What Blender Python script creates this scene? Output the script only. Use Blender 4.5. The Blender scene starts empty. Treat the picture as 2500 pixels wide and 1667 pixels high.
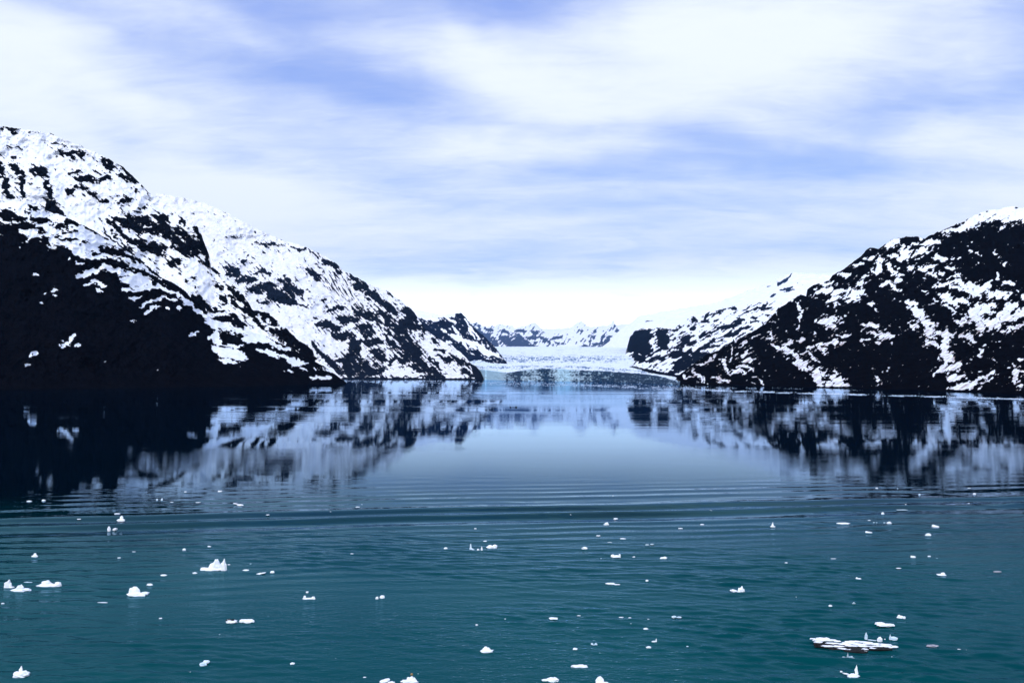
import bpy, math, random
import numpy as np
from mathutils import Vector

# ---------------------------------------------------------------- camera, light, exposure
F = 1962.0                 # focal length in pixels of the 2500 px wide photograph
HC = 16.0                  # height of the ship's deck above the water
HORIZON = 918.0
PITCH = math.atan((HORIZON - 833.5) / F)
sc = bpy.context.scene
cam_d = bpy.data.cameras.new('camera')
cam = bpy.data.objects.new('camera', cam_d)
sc.collection.objects.link(cam)
cam_d.sensor_width = 36.0
cam_d.lens = F / 2500.0 * 36.0
cam_d.clip_start = 0.5
cam_d.clip_end = 60000
cam.location = (0, 0, HC)
cam.rotation_euler = (math.pi / 2 + PITCH, 0, 0)
sc.camera = cam

SUN_EL, SUN_AZ = math.radians(42), math.radians(200)     # azimuth clockwise from +Y: behind the ship, a little left
sun_d = bpy.data.lights.new('sun', 'SUN')
sun_d.energy = 2.3
sun_d.angle = math.radians(12)
sun_d.color = (1.0, 0.965, 0.93)
sun = bpy.data.objects.new('sun', sun_d)
sc.collection.objects.link(sun)
sdir = Vector((math.sin(SUN_AZ) * math.cos(SUN_EL), math.cos(SUN_AZ) * math.cos(SUN_EL), math.sin(SUN_EL)))
sun.rotation_euler = (-sdir).to_track_quat('-Z', 'Y').to_euler()

sc.view_settings.view_transform = 'Standard'
sc.view_settings.look = 'None'
sc.view_settings.exposure = 0.0
sc.view_settings.gamma = 1.0
sc.render.engine = 'CYCLES'
sc.cycles.use_denoising = True
sc.cycles.max_bounces = 5
sc.cycles.volume_bounces = 0
sc.cycles.diffuse_bounces = 2
sc.cycles.glossy_bounces = 2
sc.cycles.caustics_reflective = False
sc.cycles.caustics_refractive = False


def unproj(px, py, D):
    """point at forward distance D seen at photograph pixel (px, py); works on arrays"""
    dx = (np.asarray(px, float) - 1250.0) / F
    dz = (833.5 - np.asarray(py, float)) / F
    c, s = math.cos(PITCH), math.sin(PITCH)
    y = c - dz * s
    z = s + dz * c
    k = np.asarray(D, float) / y
    return dx * k, y * k, HC + z * k


def water_D(px, py):
    dz = (833.5 - py) / F
    c, s = math.cos(PITCH), math.sin(PITCH)
    return -HC / (s + dz * c) * (c - dz * s)


# ---------------------------------------------------------------- node helpers
class NT:
    def __init__(self, tree):
        self.t = tree
        tree.nodes.clear()

    def n(self, typ, **kw):
        nd = self.t.nodes.new(typ)
        for k, v in kw.items():
            if k == 'ins':
                for a, b in v.items():
                    s = nd.inputs[a]
                    if hasattr(b, 'is_output'):
                        self.t.links.new(b, s)
                    else:
                        s.default_value = b
            else:
                setattr(nd, k, v)
        return nd

    def m(self, op, a, b=0.0, c=None):
        ins = {0: a, 1: b}
        if c is not None:
            ins[2] = c
        return self.n('ShaderNodeMath', operation=op, ins=ins).outputs[0]

    def mapr(self, v, a, b, c=0.0, d=1.0, smooth=True):
        nd = self.n('ShaderNodeMapRange', ins={0: v, 1: a, 2: b, 3: c, 4: d})
        nd.interpolation_type = 'SMOOTHSTEP' if smooth else 'LINEAR'
        return nd.outputs[0]

    def mix(self, f, a, b):
        nd = self.n('ShaderNodeMix', data_type='RGBA')
        for i, v in ((0, f), (6, a), (7, b)):
            s = nd.inputs[i]
            if hasattr(v, 'is_output'):
                self.t.links.new(v, s)
            else:
                s.default_value = v
        return nd.outputs[2]

    def noise(self, vec, scale, detail=4, rough=0.5, dist=0.0):
        return self.n('ShaderNodeTexNoise', ins={'Vector': vec, 'Scale': scale, 'Detail': detail, 'Roughness': rough, 'Distortion': dist}).outputs[0]


# ---------------------------------------------------------------- sky
world = bpy.data.worlds.new('World')
sc.world = world
world.use_nodes = True
w = NT(world.node_tree)
tc = w.n('ShaderNodeTexCoord').outputs['Generated']
sep = w.n('ShaderNodeSeparateXYZ', ins={0: tc})
X, Y, Z = sep.outputs
az = w.m('ARCTAN2', X, Y)
el = w.m('ARCSINE', Z)
sky = w.n('ShaderNodeTexSky')
sky.sky_type = 'NISHITA'
sky.sun_disc = False
sky.sun_elevation = SUN_EL
sky.sun_rotation = SUN_AZ
sky.air_density = 1.0
sky.dust_density = 0.3
sky.ozone_density = 3.0
# cloud deck: flattened coordinates so that the streaks lie along the sky's layers
zc = w.m('MAXIMUM', Z, 0.0)
zz = w.m('ADD', zc, 0.16)
cvec = w.n('ShaderNodeCombineXYZ', ins={0: w.m('DIVIDE', X, zz), 1: w.m('DIVIDE', Y, zz), 2: 0.0}).outputs[0]
n1 = w.noise(w.n('ShaderNodeMapping', ins={0: cvec, 2: (0, 0, 0.32), 3: (0.75, 1.35, 1)}).outputs[0], 1.5, 4, 0.5, 0.35)
n2 = w.noise(w.n('ShaderNodeMapping', ins={0: cvec, 2: (0, 0, 0.45), 3: (0.9, 2.0, 1)}).outputs[0], 3.0, 5, 0.52, 0.8)
angv = w.n('ShaderNodeCombineXYZ', ins={0: az, 1: el, 2: 0.0}).outputs[0]
wx = w.noise(angv, 5.0, 3, 0.5)
wy = w.noise(w.n('ShaderNodeMapping', ins={0: angv, 1: (7.1, 3.3, 0)}).outputs[0], 5.0, 3, 0.5)
azw = w.m('ADD', az, w.m('MULTIPLY', w.m('SUBTRACT', wx, 0.5), 0.22))
elw = w.m('ADD', el, w.m('MULTIPLY', w.m('SUBTRACT', wy, 0.5), 0.07))


def ang(bx, by):
    x, y, z = unproj(bx * 1.063, by * 1.063, 1.0)
    z -= HC
    L = math.sqrt(x * x + y * y + z * z)
    return math.atan2(x, y), math.asin(z / L)


# openings (+, blue) and thick cloud (-, white): centre, radii in 1/2352 of the view's width, tilt, strength
SKYB = [(60, 10, 120, 22, 0, .35), (760, 20, 260, 34, 5, .6), (1130, 0, 170, 55, 0, .8), (700, 95, 190, 35, 22, .42), (820, 215, 200, 45, 10, .38),
        (1780, 380, 330, 34, 4, .75), (1350, 405, 420, 26, 0, .40), (2150, 480, 130, 45, 0, .45), (2270, 215, 260, 42, -8, .50),
        (1480, 320, 300, 22, 8, .3), (1150, 600, 300, 45, 4, .36), (560, 330, 150, 50, 0, .34), (260, 290, 75, 55, 30, .5), (640, 150, 130, 26, 20, .3), (480, 220, 90, 22, 10, .25), (2330, 40, 110, 55, 0, .4),
        (1900, 575, 260, 34, 4, .30), (1100, 470, 330, 26, 3, .34), (1300, 150, 130, 26, 10, .25), (350, 60, 200, 30, 10, .25), (1650, 480, 220, 26, 3, .32),
        (80, 110, 160, 60, 5, -.38), (330, 210, 220, 50, 15, -.25), (1060, 105, 190, 38, 12, -.55), (1720, 100, 280, 75, 0, -.62), (1400, 235, 260, 40, 8, -.40),
        (1150, 335, 230, 24, 2, -.40), (2240, 330, 190, 50, 0, -.45), (440, 430, 220, 70, 20, -.6), (1900, 500, 220, 20, 2, -.25), (1250, 690, 700, 45, 0, -.7),
        (180, 250, 130, 50, 0, -.2), (1930, 640, 220, 26, 5, -.25), (750, 480, 260, 50, 8, -.3), (2352, 430, 130, 40, 0, -.4)]
acc = None
for bx, by, rx, ry, t, st in SKYB:
    a0, e0 = ang(bx, by)
    sx, sy = rx * 1.063 / F, ry * 1.063 / F
    tt = math.radians(-t)
    da, de = w.m('SUBTRACT', azw, a0), w.m('SUBTRACT', elw, e0)
    c, s = math.cos(tt), math.sin(tt)
    u = w.m('ADD', w.m('MULTIPLY', da, c / sx), w.m('MULTIPLY', de, s / sx))
    v = w.m('ADD', w.m('MULTIPLY', da, -s / sy), w.m('MULTIPLY', de, c / sy))
    r2 = w.m('ADD', w.m('MULTIPLY', u, u), w.m('MULTIPLY', v, v))
    g = w.m('MULTIPLY', w.m('POWER', 2.718, w.m('MULTIPLY', r2, -0.6)), st)
    acc = g if acc is None else w.m('ADD', acc, g)
acc = w.m('MULTIPLY', acc, w.mapr(Y, 0.1, 0.5))
open_ = w.m('ADD', acc, w.m('MULTIPLY', w.m('SUBTRACT', n1, 0.5), 1.3))
open_ = w.m('ADD', open_, w.m('MULTIPLY', w.m('SUBTRACT', n2, 0.5), 0.95))
open_ = w.m('ADD', open_, w.mapr(el, 0.0, 0.30, 0.20, 0.37))
n3 = w.noise(w.n('ShaderNodeMapping', ins={0: cvec, 1: (3, 5, 0), 2: (0, 0, -0.35), 3: (1.0, 2.6, 1)}).outputs[0], 7.0, 7, 0.62, 1.2)
open_ = w.m('ADD', open_, w.m('MULTIPLY', w.m('SUBTRACT', n3, 0.5), 0.45))
open_ = w.m('ADD', open_, w.mapr(el, 0.42, 1.0, 0.0, 0.45))
openf = w.mapr(open_, -0.30, 1.42)
cloud_white = (9.8, 10.5, 11.5, 1)
cloud_blue = w.mix(w.mapr(el, 0.05, 0.45), (5.4, 7.5, 11.8, 1), (3.5, 4.9, 10.4, 1))
veil = w.mix(0.16, cloud_blue, sky.outputs[0])
cloud_white = w.mix(w.mapr(el, 0.015, 0.150), (23, 25, 27, 1), cloud_white)
col = w.mix(openf, cloud_white, veil)
bg = w.n('ShaderNodeBackground', ins={0: col, 1: 0.1})
w.n('ShaderNodeOutputWorld', ins={0: bg.outputs[0]})


# ---------------------------------------------------------------- numpy noise
def _hash(ix, iy, seed):
    h = (ix.astype(np.int64) * 374761393 + iy.astype(np.int64) * 668265263 + seed * 1442695041) & 0xFFFFFFFF
    h = ((h ^ (h >> 13)) * 1274126177) & 0xFFFFFFFF
    h = ((h ^ (h >> 16)) * 2246822519) & 0xFFFFFFFF
    return ((h ^ (h >> 15)) & 0xFFFFFFFF) / 4294967296.0


def gnoise(x, y, seed=0):
    x0, y0 = np.floor(x), np.floor(y)
    fx, fy = x - x0, y - y0
    u = fx * fx * fx * (fx * (fx * 6 - 15) + 10)
    v = fy * fy * fy * (fy * (fy * 6 - 15) + 10)

    def g(ix, iy, dx, dy):
        a = _hash(ix, iy, seed) * 2 * math.pi
        return np.cos(a) * dx + np.sin(a) * dy
    a = g(x0, y0, fx, fy)
    b = g(x0 + 1, y0, fx - 1, fy)
    c = g(x0, y0 + 1, fx, fy - 1)
    d = g(x0 + 1, y0 + 1, fx - 1, fy - 1)
    return (a + (b - a) * u + (c - a) * v + (a - b - c + d) * u * v) * 1.5


def fbm(x, y, oct=4, seed=0, rough=0.5, ridge=False):
    s = np.zeros_like(np.asarray(x, float))
    a, f, tot = 1.0, 1.0, 0.0
    for i in range(oct):
        n = gnoise(x * f + 17.3 * i, y * f - 9.1 * i, seed + i * 31)
        if ridge:
            n = 1 - 2 * np.abs(n)
        s += a * n
        tot += a
        a *= rough
        f *= 2.03
    return s / tot


def voronoi(x, y, seed=0):
    """distance to the nearest cell point and to the second nearest"""
    x0, y0 = np.floor(x), np.floor(y)
    f1 = np.full(x.shape, 9.0)
    f2 = np.full(x.shape, 9.0)
    for i in (-1, 0, 1):
        for j in (-1, 0, 1):
            cx, cy = x0 + i, y0 + j
            qx = cx + _hash(cx, cy, seed)
            qy = cy + _hash(cx, cy, seed + 7)
            d = np.hypot(qx - x, qy - y)
            f2 = np.where(d < f1, f1, np.minimum(f2, d))
            f1 = np.minimum(f1, d)
    return f1, f2


# ---------------------------------------------------------------- scene helpers
def setp(o, label=None, cat=None, group=None, kind=None):
    for k, v in (('label', label), ('category', cat), ('group', group), ('kind', kind)):
        if v:
            o[k] = v
    return o


def grid_mesh(name, P, mats, attrs=None, flip=False, smooth=True, facemat=None):
    """P: (rows, cols, 3)"""
    R, C = P.shape[:2]
    me = bpy.data.meshes.new(name)
    me.vertices.add(R * C)
    me.vertices.foreach_set('co', P.reshape(-1).astype(np.float32))
    idx = np.arange(R * C).reshape(R, C)
    a, b, c, d = idx[:-1, :-1], idx[:-1, 1:], idx[1:, 1:], idx[1:, :-1]
    q = np.stack([a, b, c, d] if not flip else [a, d, c, b], -1).reshape(-1, 4)
    nf = len(q)
    me.loops.add(nf * 4)
    me.loops.foreach_set('vertex_index', q.reshape(-1).astype(np.int32))
    me.polygons.add(nf)
    me.polygons.foreach_set('loop_start', (np.arange(nf) * 4).astype(np.int32))
    me.polygons.foreach_set('loop_total', np.full(nf, 4, np.int32))
    me.polygons.foreach_set('use_smooth', np.full(nf, smooth, bool))
    for m in mats:
        me.materials.append(m)
    me.update(calc_edges=True)
    for k, v in (attrs or {}).items():
        at = me.attributes.new(k, 'FLOAT', 'POINT')
        at.data.foreach_set('value', v.reshape(-1).astype(np.float32))
    o = bpy.data.objects.new(name, me)
    sc.collection.objects.link(o)
    return o


def material(name):
    m = bpy.data.materials.new(name)
    m.use_nodes = True
    return m, NT(m.node_tree)


def attr(t, name):
    return t.n('ShaderNodeAttribute', attribute_name=name).outputs['Fac']


# ---------------------------------------------------------------- materials
def mountain_material(name, rock_a, rock_b, tex):
    m, t = material(name)
    pos = t.n('ShaderNodeTexCoord').outputs['Object']
    fine = t.noise(pos, tex * 1.0, 5, 0.6)
    mid = t.noise(pos, tex * 0.22, 5, 0.55)
    s = t.m('ADD', attr(t, 'snow'), t.m('MULTIPLY', t.m('SUBTRACT', fine, 0.5), 0.42))
    f = t.mapr(s, -0.11, 0.09)
    rock = t.mix(t.mapr(mid, 0.35, 0.7), rock_a, rock_b)
    rock = t.mix(t.mapr(fine, 0.3, 0.75), rock, rock_b)
    dirt = t.m('MULTIPLY', attr(t, 'dirt'), t.mapr(t.noise(pos, tex * 0.5, 6, 0.65), 0.36, 0.58))
    snow = t.mix(t.mapr(mid, 0.3, 0.7), (0.79, 0.84, 0.95, 1), (0.90, 0.93, 0.98, 1))
    snow = t.mix(dirt, snow, (0.36, 0.28, 0.26, 1))
    col = t.mix(f, rock, snow)
    bmp = t.n('ShaderNodeBump', ins={'Strength': 0.7, 'Distance': t.mapr(f, 0, 1, 3.2 * 0.16 / tex, 0.35 * 0.16 / tex), 'Height': t.noise(pos, tex * 0.6, 8, 0.62)})
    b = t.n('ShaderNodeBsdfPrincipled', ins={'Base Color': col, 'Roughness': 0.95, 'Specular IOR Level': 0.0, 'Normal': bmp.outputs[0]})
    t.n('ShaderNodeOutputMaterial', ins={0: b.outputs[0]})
    return m


def ice_material(name, c1, c2, scale=3.0, rough=0.45):
    m, t = material(name)
    pos = t.n('ShaderNodeTexCoord').outputs['Object']
    n = t.noise(pos, scale, 5, 0.6)
    col = t.mix(t.mapr(n, 0.38, 0.66), c1, c2)
    bmp = t.n('ShaderNodeBump', ins={'Strength': 0.5, 'Distance': 0.05, 'Height': t.noise(pos, scale * 3, 5, 0.6)})
    b = t.n('ShaderNodeBsdfPrincipled', ins={'Base Color': col, 'Roughness': rough, 'Specular IOR Level': 0.3, 'Normal': bmp.outputs[0]})
    t.n('ShaderNodeOutputMaterial', ins={0: b.outputs[0]})
    return m


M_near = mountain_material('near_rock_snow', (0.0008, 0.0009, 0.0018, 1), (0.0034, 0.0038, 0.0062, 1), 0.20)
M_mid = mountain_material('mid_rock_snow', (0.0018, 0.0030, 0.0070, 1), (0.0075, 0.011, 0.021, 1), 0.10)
M_far = mountain_material('far_rock_snow', (0.003, 0.007, 0.020, 1), (0.012, 0.021, 0.046, 1), 0.05)  # rock colour made bluer to paint in part of the haze
M_dist = mountain_material('distant_rock_snow', (0.040, 0.060, 0.110, 1), (0.062, 0.088, 0.150, 1), 0.03)  # paler, bluer rock: haze of the distance painted into the colour
M_ice = ice_material('float_ice', (0.80, 0.86, 0.95, 1), (0.93, 0.95, 0.99, 1), 4.0)
M_ice_dull = ice_material('thin_glass_ice', (0.30, 0.42, 0.50, 1), (0.55, 0.66, 0.74, 1), 4.0)
M_ice_dirt = ice_material('dirty_ice', (0.26, 0.27, 0.33, 1), (0.44, 0.42, 0.48, 1), 5.0)
M_ice_blue = ice_material('clear_blue_ice', (0.50, 0.66, 0.80, 1), (0.78, 0.87, 0.95, 1), 4.0)
M_dark = ice_material('dark_debris', (0.002, 0.003, 0.004, 1), (0.008, 0.009, 0.011, 1), 6.0, 0.8)


# ---------------------------------------------------------------- snow maps: strokes along the slopes
def interp(pts, x):
    p = np.array(pts, float)
    return [np.interp(x, p[:, 0], p[:, k]) for k in range(1, p.shape[1])]


def seg_k(x, y, s, soft=0.80):
    x0, y0, x1, y1, wd = s
    dx, dy = x1 - x0, y1 - y0
    L = dx * dx + dy * dy + 1e-6
    t = np.clip(((x - x0) * dx + (y - y0) * dy) / L, 0, 1)
    # strokes taper to both ends
    ww = wd * (1 - 0.35 * (2 * t - 1) ** 2)
    d = np.hypot(x - x0 - t * dx, y - y0 - t * dy) / ww
    k = np.clip((1 + soft - d) / (2 * soft), 0, 1)
    return k * k * (3 - 2 * k)


def seg_d(x, y, s):
    x0, y0, x1, y1, wd = s
    dx, dy = x1 - x0, y1 - y0
    t = np.clip(((x - x0) * dx + (y - y0) * dy) / (dx * dx + dy * dy + 1e-6), 0, 1)
    return np.hypot(x - x0 - t * dx, y - y0 - t * dy)


def in_poly(x, y, poly, soft):
    inside = np.zeros(x.shape, bool)
    dmin = np.full(x.shape, 1e9)
    n = len(poly)
    for i in range(n):
        ax, ay = poly[i]
        bx, by = poly[(i + 1) % n]
        if ay != by:
            cond = ((ay > y) != (by > y)) & (x < (bx - ax) * (y - ay) / (by - ay) + ax)
            inside ^= cond
        dx, dy = bx - ax, by - ay
        t = np.clip(((x - ax) * dx + (y - ay) * dy) / (dx * dx + dy * dy), 0, 1)
        dmin = np.minimum(dmin, np.hypot(x - ax - t * dx, y - ay - t * dy))
    sd = np.where(inside, dmin, -dmin)
    return np.clip(0.5 + sd / (2 * soft), 0, 1)


def sx(lst, x0, y0, k, grow=1.0):
    return [(x0 + a * k, y0 + b * k, x0 + c * k, y0 + d * k, wd * k * grow) for a, b, c, d, wd in lst]


def polyx(lst, x0, y0, k):
    return [(x0 + a * k, y0 + b * k) for a, b in lst]


def snow_field(px, py, base, layers, streak, amp, seed, warp=1.0):
    """layers: ('poly', pts, value) | ('seg', list, value); streak: (angle, length, width) of the ragged texture"""
    wx = px + warp * (12.0 * fbm(px / 30, py / 30, 2, seed) + 11.0 * fbm(px / 12, py / 9, 4, seed + 3, 0.6))
    wy = py + warp * (9.0 * fbm(px / 30, py / 30, 2, seed + 11) + 9.0 * fbm(px / 12, py / 9, 4, seed + 13, 0.6))
    S = np.zeros_like(px) + base
    for kind, geo, val in layers:
        if kind == 'poly':
            k = in_poly(wx, wy, geo, 8.0)
            S = S + (val - S) * k
        else:
            halo = np.zeros_like(S)
            cols = px[0]
            for s in geo:
                mg = s[4] * 1.9 + 40
                c0, c1 = np.searchsorted(cols, [min(s[0], s[2]) - mg, max(s[0], s[2]) + mg])
                if c1 <= c0:
                    continue
                d = seg_d(wx[:, c0:c1], wy[:, c0:c1], s) - s[4]
                halo[:, c0:c1] = np.maximum(halo[:, c0:c1], np.exp(-(np.maximum(d, 0) / 15.0) ** 2) * min(1.0, s[4] / 5.0))
            S = S * (1 - 0.58 * halo)
            for s in geo:
                mg = s[4] * 1.9 + 18
                c0, c1 = np.searchsorted(cols, [min(s[0], s[2]) - mg, max(s[0], s[2]) + mg])
                if c1 <= c0:
                    continue
                k = seg_k(wx[:, c0:c1], wy[:, c0:c1], s)
                S[:, c0:c1] += (val - S[:, c0:c1]) * k
    a = math.radians(streak[0])
    u = px * math.cos(a) + py * math.sin(a)
    v = -px * math.sin(a) + py * math.cos(a)
    n = 0.6 * fbm(u / streak[1], v / streak[2], 5, seed + 21, 0.6) + 0.4 * fbm(px / 16, py / 11, 4, seed + 29, 0.6)
    n = n + 0.26 * fbm(px / 6.5, py / 5.0, 3, seed + 37, 0.6)
    return S + amp * 2.5 * n


def terrain(name, label, mat, ridge, shore, step, snowfn, seed, relief=0.02, wet=True, power=1.0, dirt=0.0, rid_noise=6.0, back=0.35):
    """ridge: (px, py, D); shore: (px, py, D or None for 'at the water')"""
    x0, x1 = max(ridge[0][0], shore[0][0]), min(ridge[-1][0], shore[-1][0])
    xs = np.arange(x0, x1 + 0.01, step)
    ry, rD = interp(ridge, xs)
    if len(shore[0]) == 2:
        sy, = interp(shore, xs)
        sD = np.array([water_D(a, b) for a, b in zip(xs, sy)])
    else:
        sy, sD = interp(shore, xs)
    ry = ry + rid_noise * (fbm(xs / 17, xs * 0 + seed, 5, seed + 5, 0.65)) * np.clip((sy - ry) / 40, 0, 1)
    ry = np.minimum(ry, sy - 0.5)
    rD = np.maximum(rD, sD + 5)
    rows = int(max(8, np.max(sy - ry) / step))
    v = (np.arange(rows + 1) / rows)[:, None]
    kw = int(60 / step)
    ker = np.hanning(2 * kw + 1)
    ker /= ker.sum()
    sm = lambda A: np.convolve(np.pad(A, kw, mode='edge'), ker, mode='valid')
    rys, rDs = sm(ry), sm(rD)
    rys = np.minimum(rys, sy - 4)
    px = np.repeat(xs[None], rows + 1, 0)
    py = sy + (ry - sy) * v
    vs = np.clip((sy - py) / (sy - rys), 0, 1.5)
    D = sD + (rDs - sD) * vs ** power
    S = snowfn(px, py)
    if len(shore[0]) == 2 or name == 'mountain':      # wave-washed rock bare of snow along the waterline
        S = S - 2.2 * np.exp(-((sy - py) / (2.6 + 2.2 * fbm(px / 9, py * 0, 3, seed + 6))) ** 2)
    hgt = np.clip((sy - py) / 40, 0, 1)
    rel = fbm(px / 130, py / 110, 2, seed, 0.5) * 1.2 + fbm(px / 46, py / 40, 3, seed + 2, 0.5, True) * 0.5 + np.where(S > 0, 0.06, 0.24) * fbm(px / 12, py / 9, 4, seed + 9, 0.6)
    rel += 0.10 * np.clip(-S, -0.6, 0.6)
    D2 = D * (1 - relief * rel * hgt)
    X, Y, Z = unproj(px, py, D2)
    P = np.stack([X, Y, Z], -1)
    # skirt under water, and the far side of the mountain
    low = P[0].copy()
    low[:, 1] -= 2
    low[:, 2] = -9
    top = P[-1]
    dirx = top[:, :2] / np.linalg.norm(top[:, :2], axis=1)[:, None]
    bk = []
    for f in (0.08, 0.3, 1.0):
        q = top.copy()
        q[:, :2] += dirx * (rDs * back * f)[:, None]
        q[:, 2] = top[:, 2] * (1 - f * f * 0.95) - 9 * f * f
        bk.append(q)
    P = np.concatenate([low[None], P, np.array(bk)], 0)
    dmask = np.clip(hgt * 0 + dirt, 0, 1) if np.isscalar(dirt) else dirt(px, py)
    pad = lambda A: np.concatenate([A[:1], A, np.repeat(A[-1:], 3, 0)], 0)
    o = grid_mesh(name, P, [mat], {'snow': pad(S), 'dirt': pad(dmask)})
    return setp(o, label, None, 'mountains around the inlet', 'structure')


K1 = 0.4336
K2 = 0.31463
K3 = 0.28912
K4 = 0.2381
K5 = 0.34437

# ---- front left spur, black rock with a snow band on its back
L0_ridge = [(-260, 470, 1500), (0, 491, 1500), (56, 492, 1500), (87, 508, 1510), (152, 526, 1530), (217, 557, 1560), (278, 592, 1590), (330, 627, 1620), (377, 670, 1650),
            (434, 696, 1680), (477, 735, 1710), (516, 779, 1735), (577, 800, 1750), (642, 818, 1770), (706, 848, 1790), (763, 878, 1800), (800, 900, 1802), (846, 934, 1804)]
L0_shore = [(-260, 958), (0, 952), (300, 948), (600, 943), (760, 939), (846, 936)]
L0_snow_poly = polyx([(-700, 480), (0, 480), (130, 480), (350, 560), (500, 630), (640, 710), (760, 790), (870, 890), (930, 950), (800, 880), (700, 840), (620, 812), (500, 826), (430, 790), (330, 735), (270, 765), (260, 700), (200, 700), (105, 748), (150, 690), (90, 650), (0, 610), (-700, 600)], 0, 280, K1)
L0_seg_snow = sx([(430, 915, 600, 860, 12), (590, 865, 740, 900, 14), (740, 900, 850, 950, 14), (700, 930, 800, 950, 24), (690, 990, 860, 968, 12), (470, 965, 530, 955, 8), (540, 930, 580, 970, 12), (550, 985, 575, 1000, 8),
                  (850, 950, 1000, 1010, 11), (740, 1040, 800, 1025, 8), (780, 1085, 900, 1030, 10), (820, 1112, 890, 1085, 10), (900, 1020, 1000, 1050, 6), (930, 1085, 945, 1090, 7), (1015, 1085, 1025, 1095, 10), (1000, 1010, 1080, 1080, 12),
                  (1080, 1080, 1190, 1160, 10), (430, 840, 480, 842, 7), (200, 898, 222, 898, 6), (240, 1000, 260, 1000, 6), (290, 990, 322, 980, 9), (215, 1065, 225, 1070, 8), (335, 1302, 385, 1285, 10), (385, 1285, 422, 1236, 10), (420, 1305, 450, 1285, 6),
                  (165, 1357, 210, 1340, 8), (135, 1410, 170, 1408, 4), (745, 1158, 762, 1158, 4), (1080, 1240, 1115, 1218, 9), (375, 810, 390, 812, 5), (300, 1022, 325, 1022, 5), (540, 800, 560, 820, 5),
                  (1170, 1170, 1330, 1205, 22), (1330, 1205, 1476, 1245, 18), (1215, 1225, 1225, 1290, 26), (1215, 1320, 1350, 1360, 36), (1240, 1385, 1300, 1395, 12), (1300, 1305, 1350, 1300, 12), (1330, 1320, 1350, 1380, 10), (880, 1440, 890, 1440, 4), (585, 1387, 597, 1384, 4)], 0, 280, K1)
L0_seg_snow += sx([(370, 1110, 560, 1110, 22), (560, 1135, 720, 1185, 12), (480, 1180, 600, 1200, 13), (560, 1220, 680, 1240, 18), (690, 1250, 800, 1290, 20), (740, 1310, 870, 1290, 10), (700, 1350, 740, 1370, 10), (820, 1340, 850, 1345, 10),
                   (890, 1395, 1040, 1408, 13), (1000, 1330, 1070, 1370, 7), (930, 1333, 938, 1336, 8), (960, 1330, 985, 1345, 6)], 480, 480, K2)
L0_seg_rock = sx([(0, 560, 85, 575, 32), (90, 588, 150, 580, 14), (90, 628, 175, 622, 20), (190, 592, 280, 600, 17), (160, 512, 215, 525, 12), (310, 625, 370, 628, 12), (370, 600, 450, 600, 15), (400, 575, 440, 590, 8), (340, 660, 420, 662, 5),
                  (205, 660, 262, 662, 6), (450, 720, 490, 722, 8), (510, 775, 560, 778, 9), (340, 700, 430, 705, 7), (430, 615, 540, 640, 9), (560, 745, 690, 785, 13), (600, 745, 700, 800, 10), (240, 700, 290, 735, 14), (20, 640, 70, 636, 5),
                  (130, 530, 190, 560, 5), (520, 650, 600, 700, 7), (640, 745, 760, 830, 10), (180, 640, 250, 645, 6), (300, 690, 330, 688, 7), (380, 640, 420, 655, 6), (0, 640, 90, 690, 20)], 0, 280, K1)
L0_seg_rock += sx([(200, 1095, 240, 1120, 15), (255, 1105, 345, 1125, 24), (170, 1165, 260, 1170, 10), (350, 1140, 420, 1150, 14), (620, 1235, 690, 1262, 6)], 480, 480, K2)


def L0_snow(px, py):
    return snow_field(px, py, -1.35, [('poly', L0_snow_poly, 0.62), ('seg', L0_seg_snow, 0.80), ('seg', L0_seg_rock, -0.75)], (24, 34, 7), 0.70, 101, 0.9)


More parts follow.
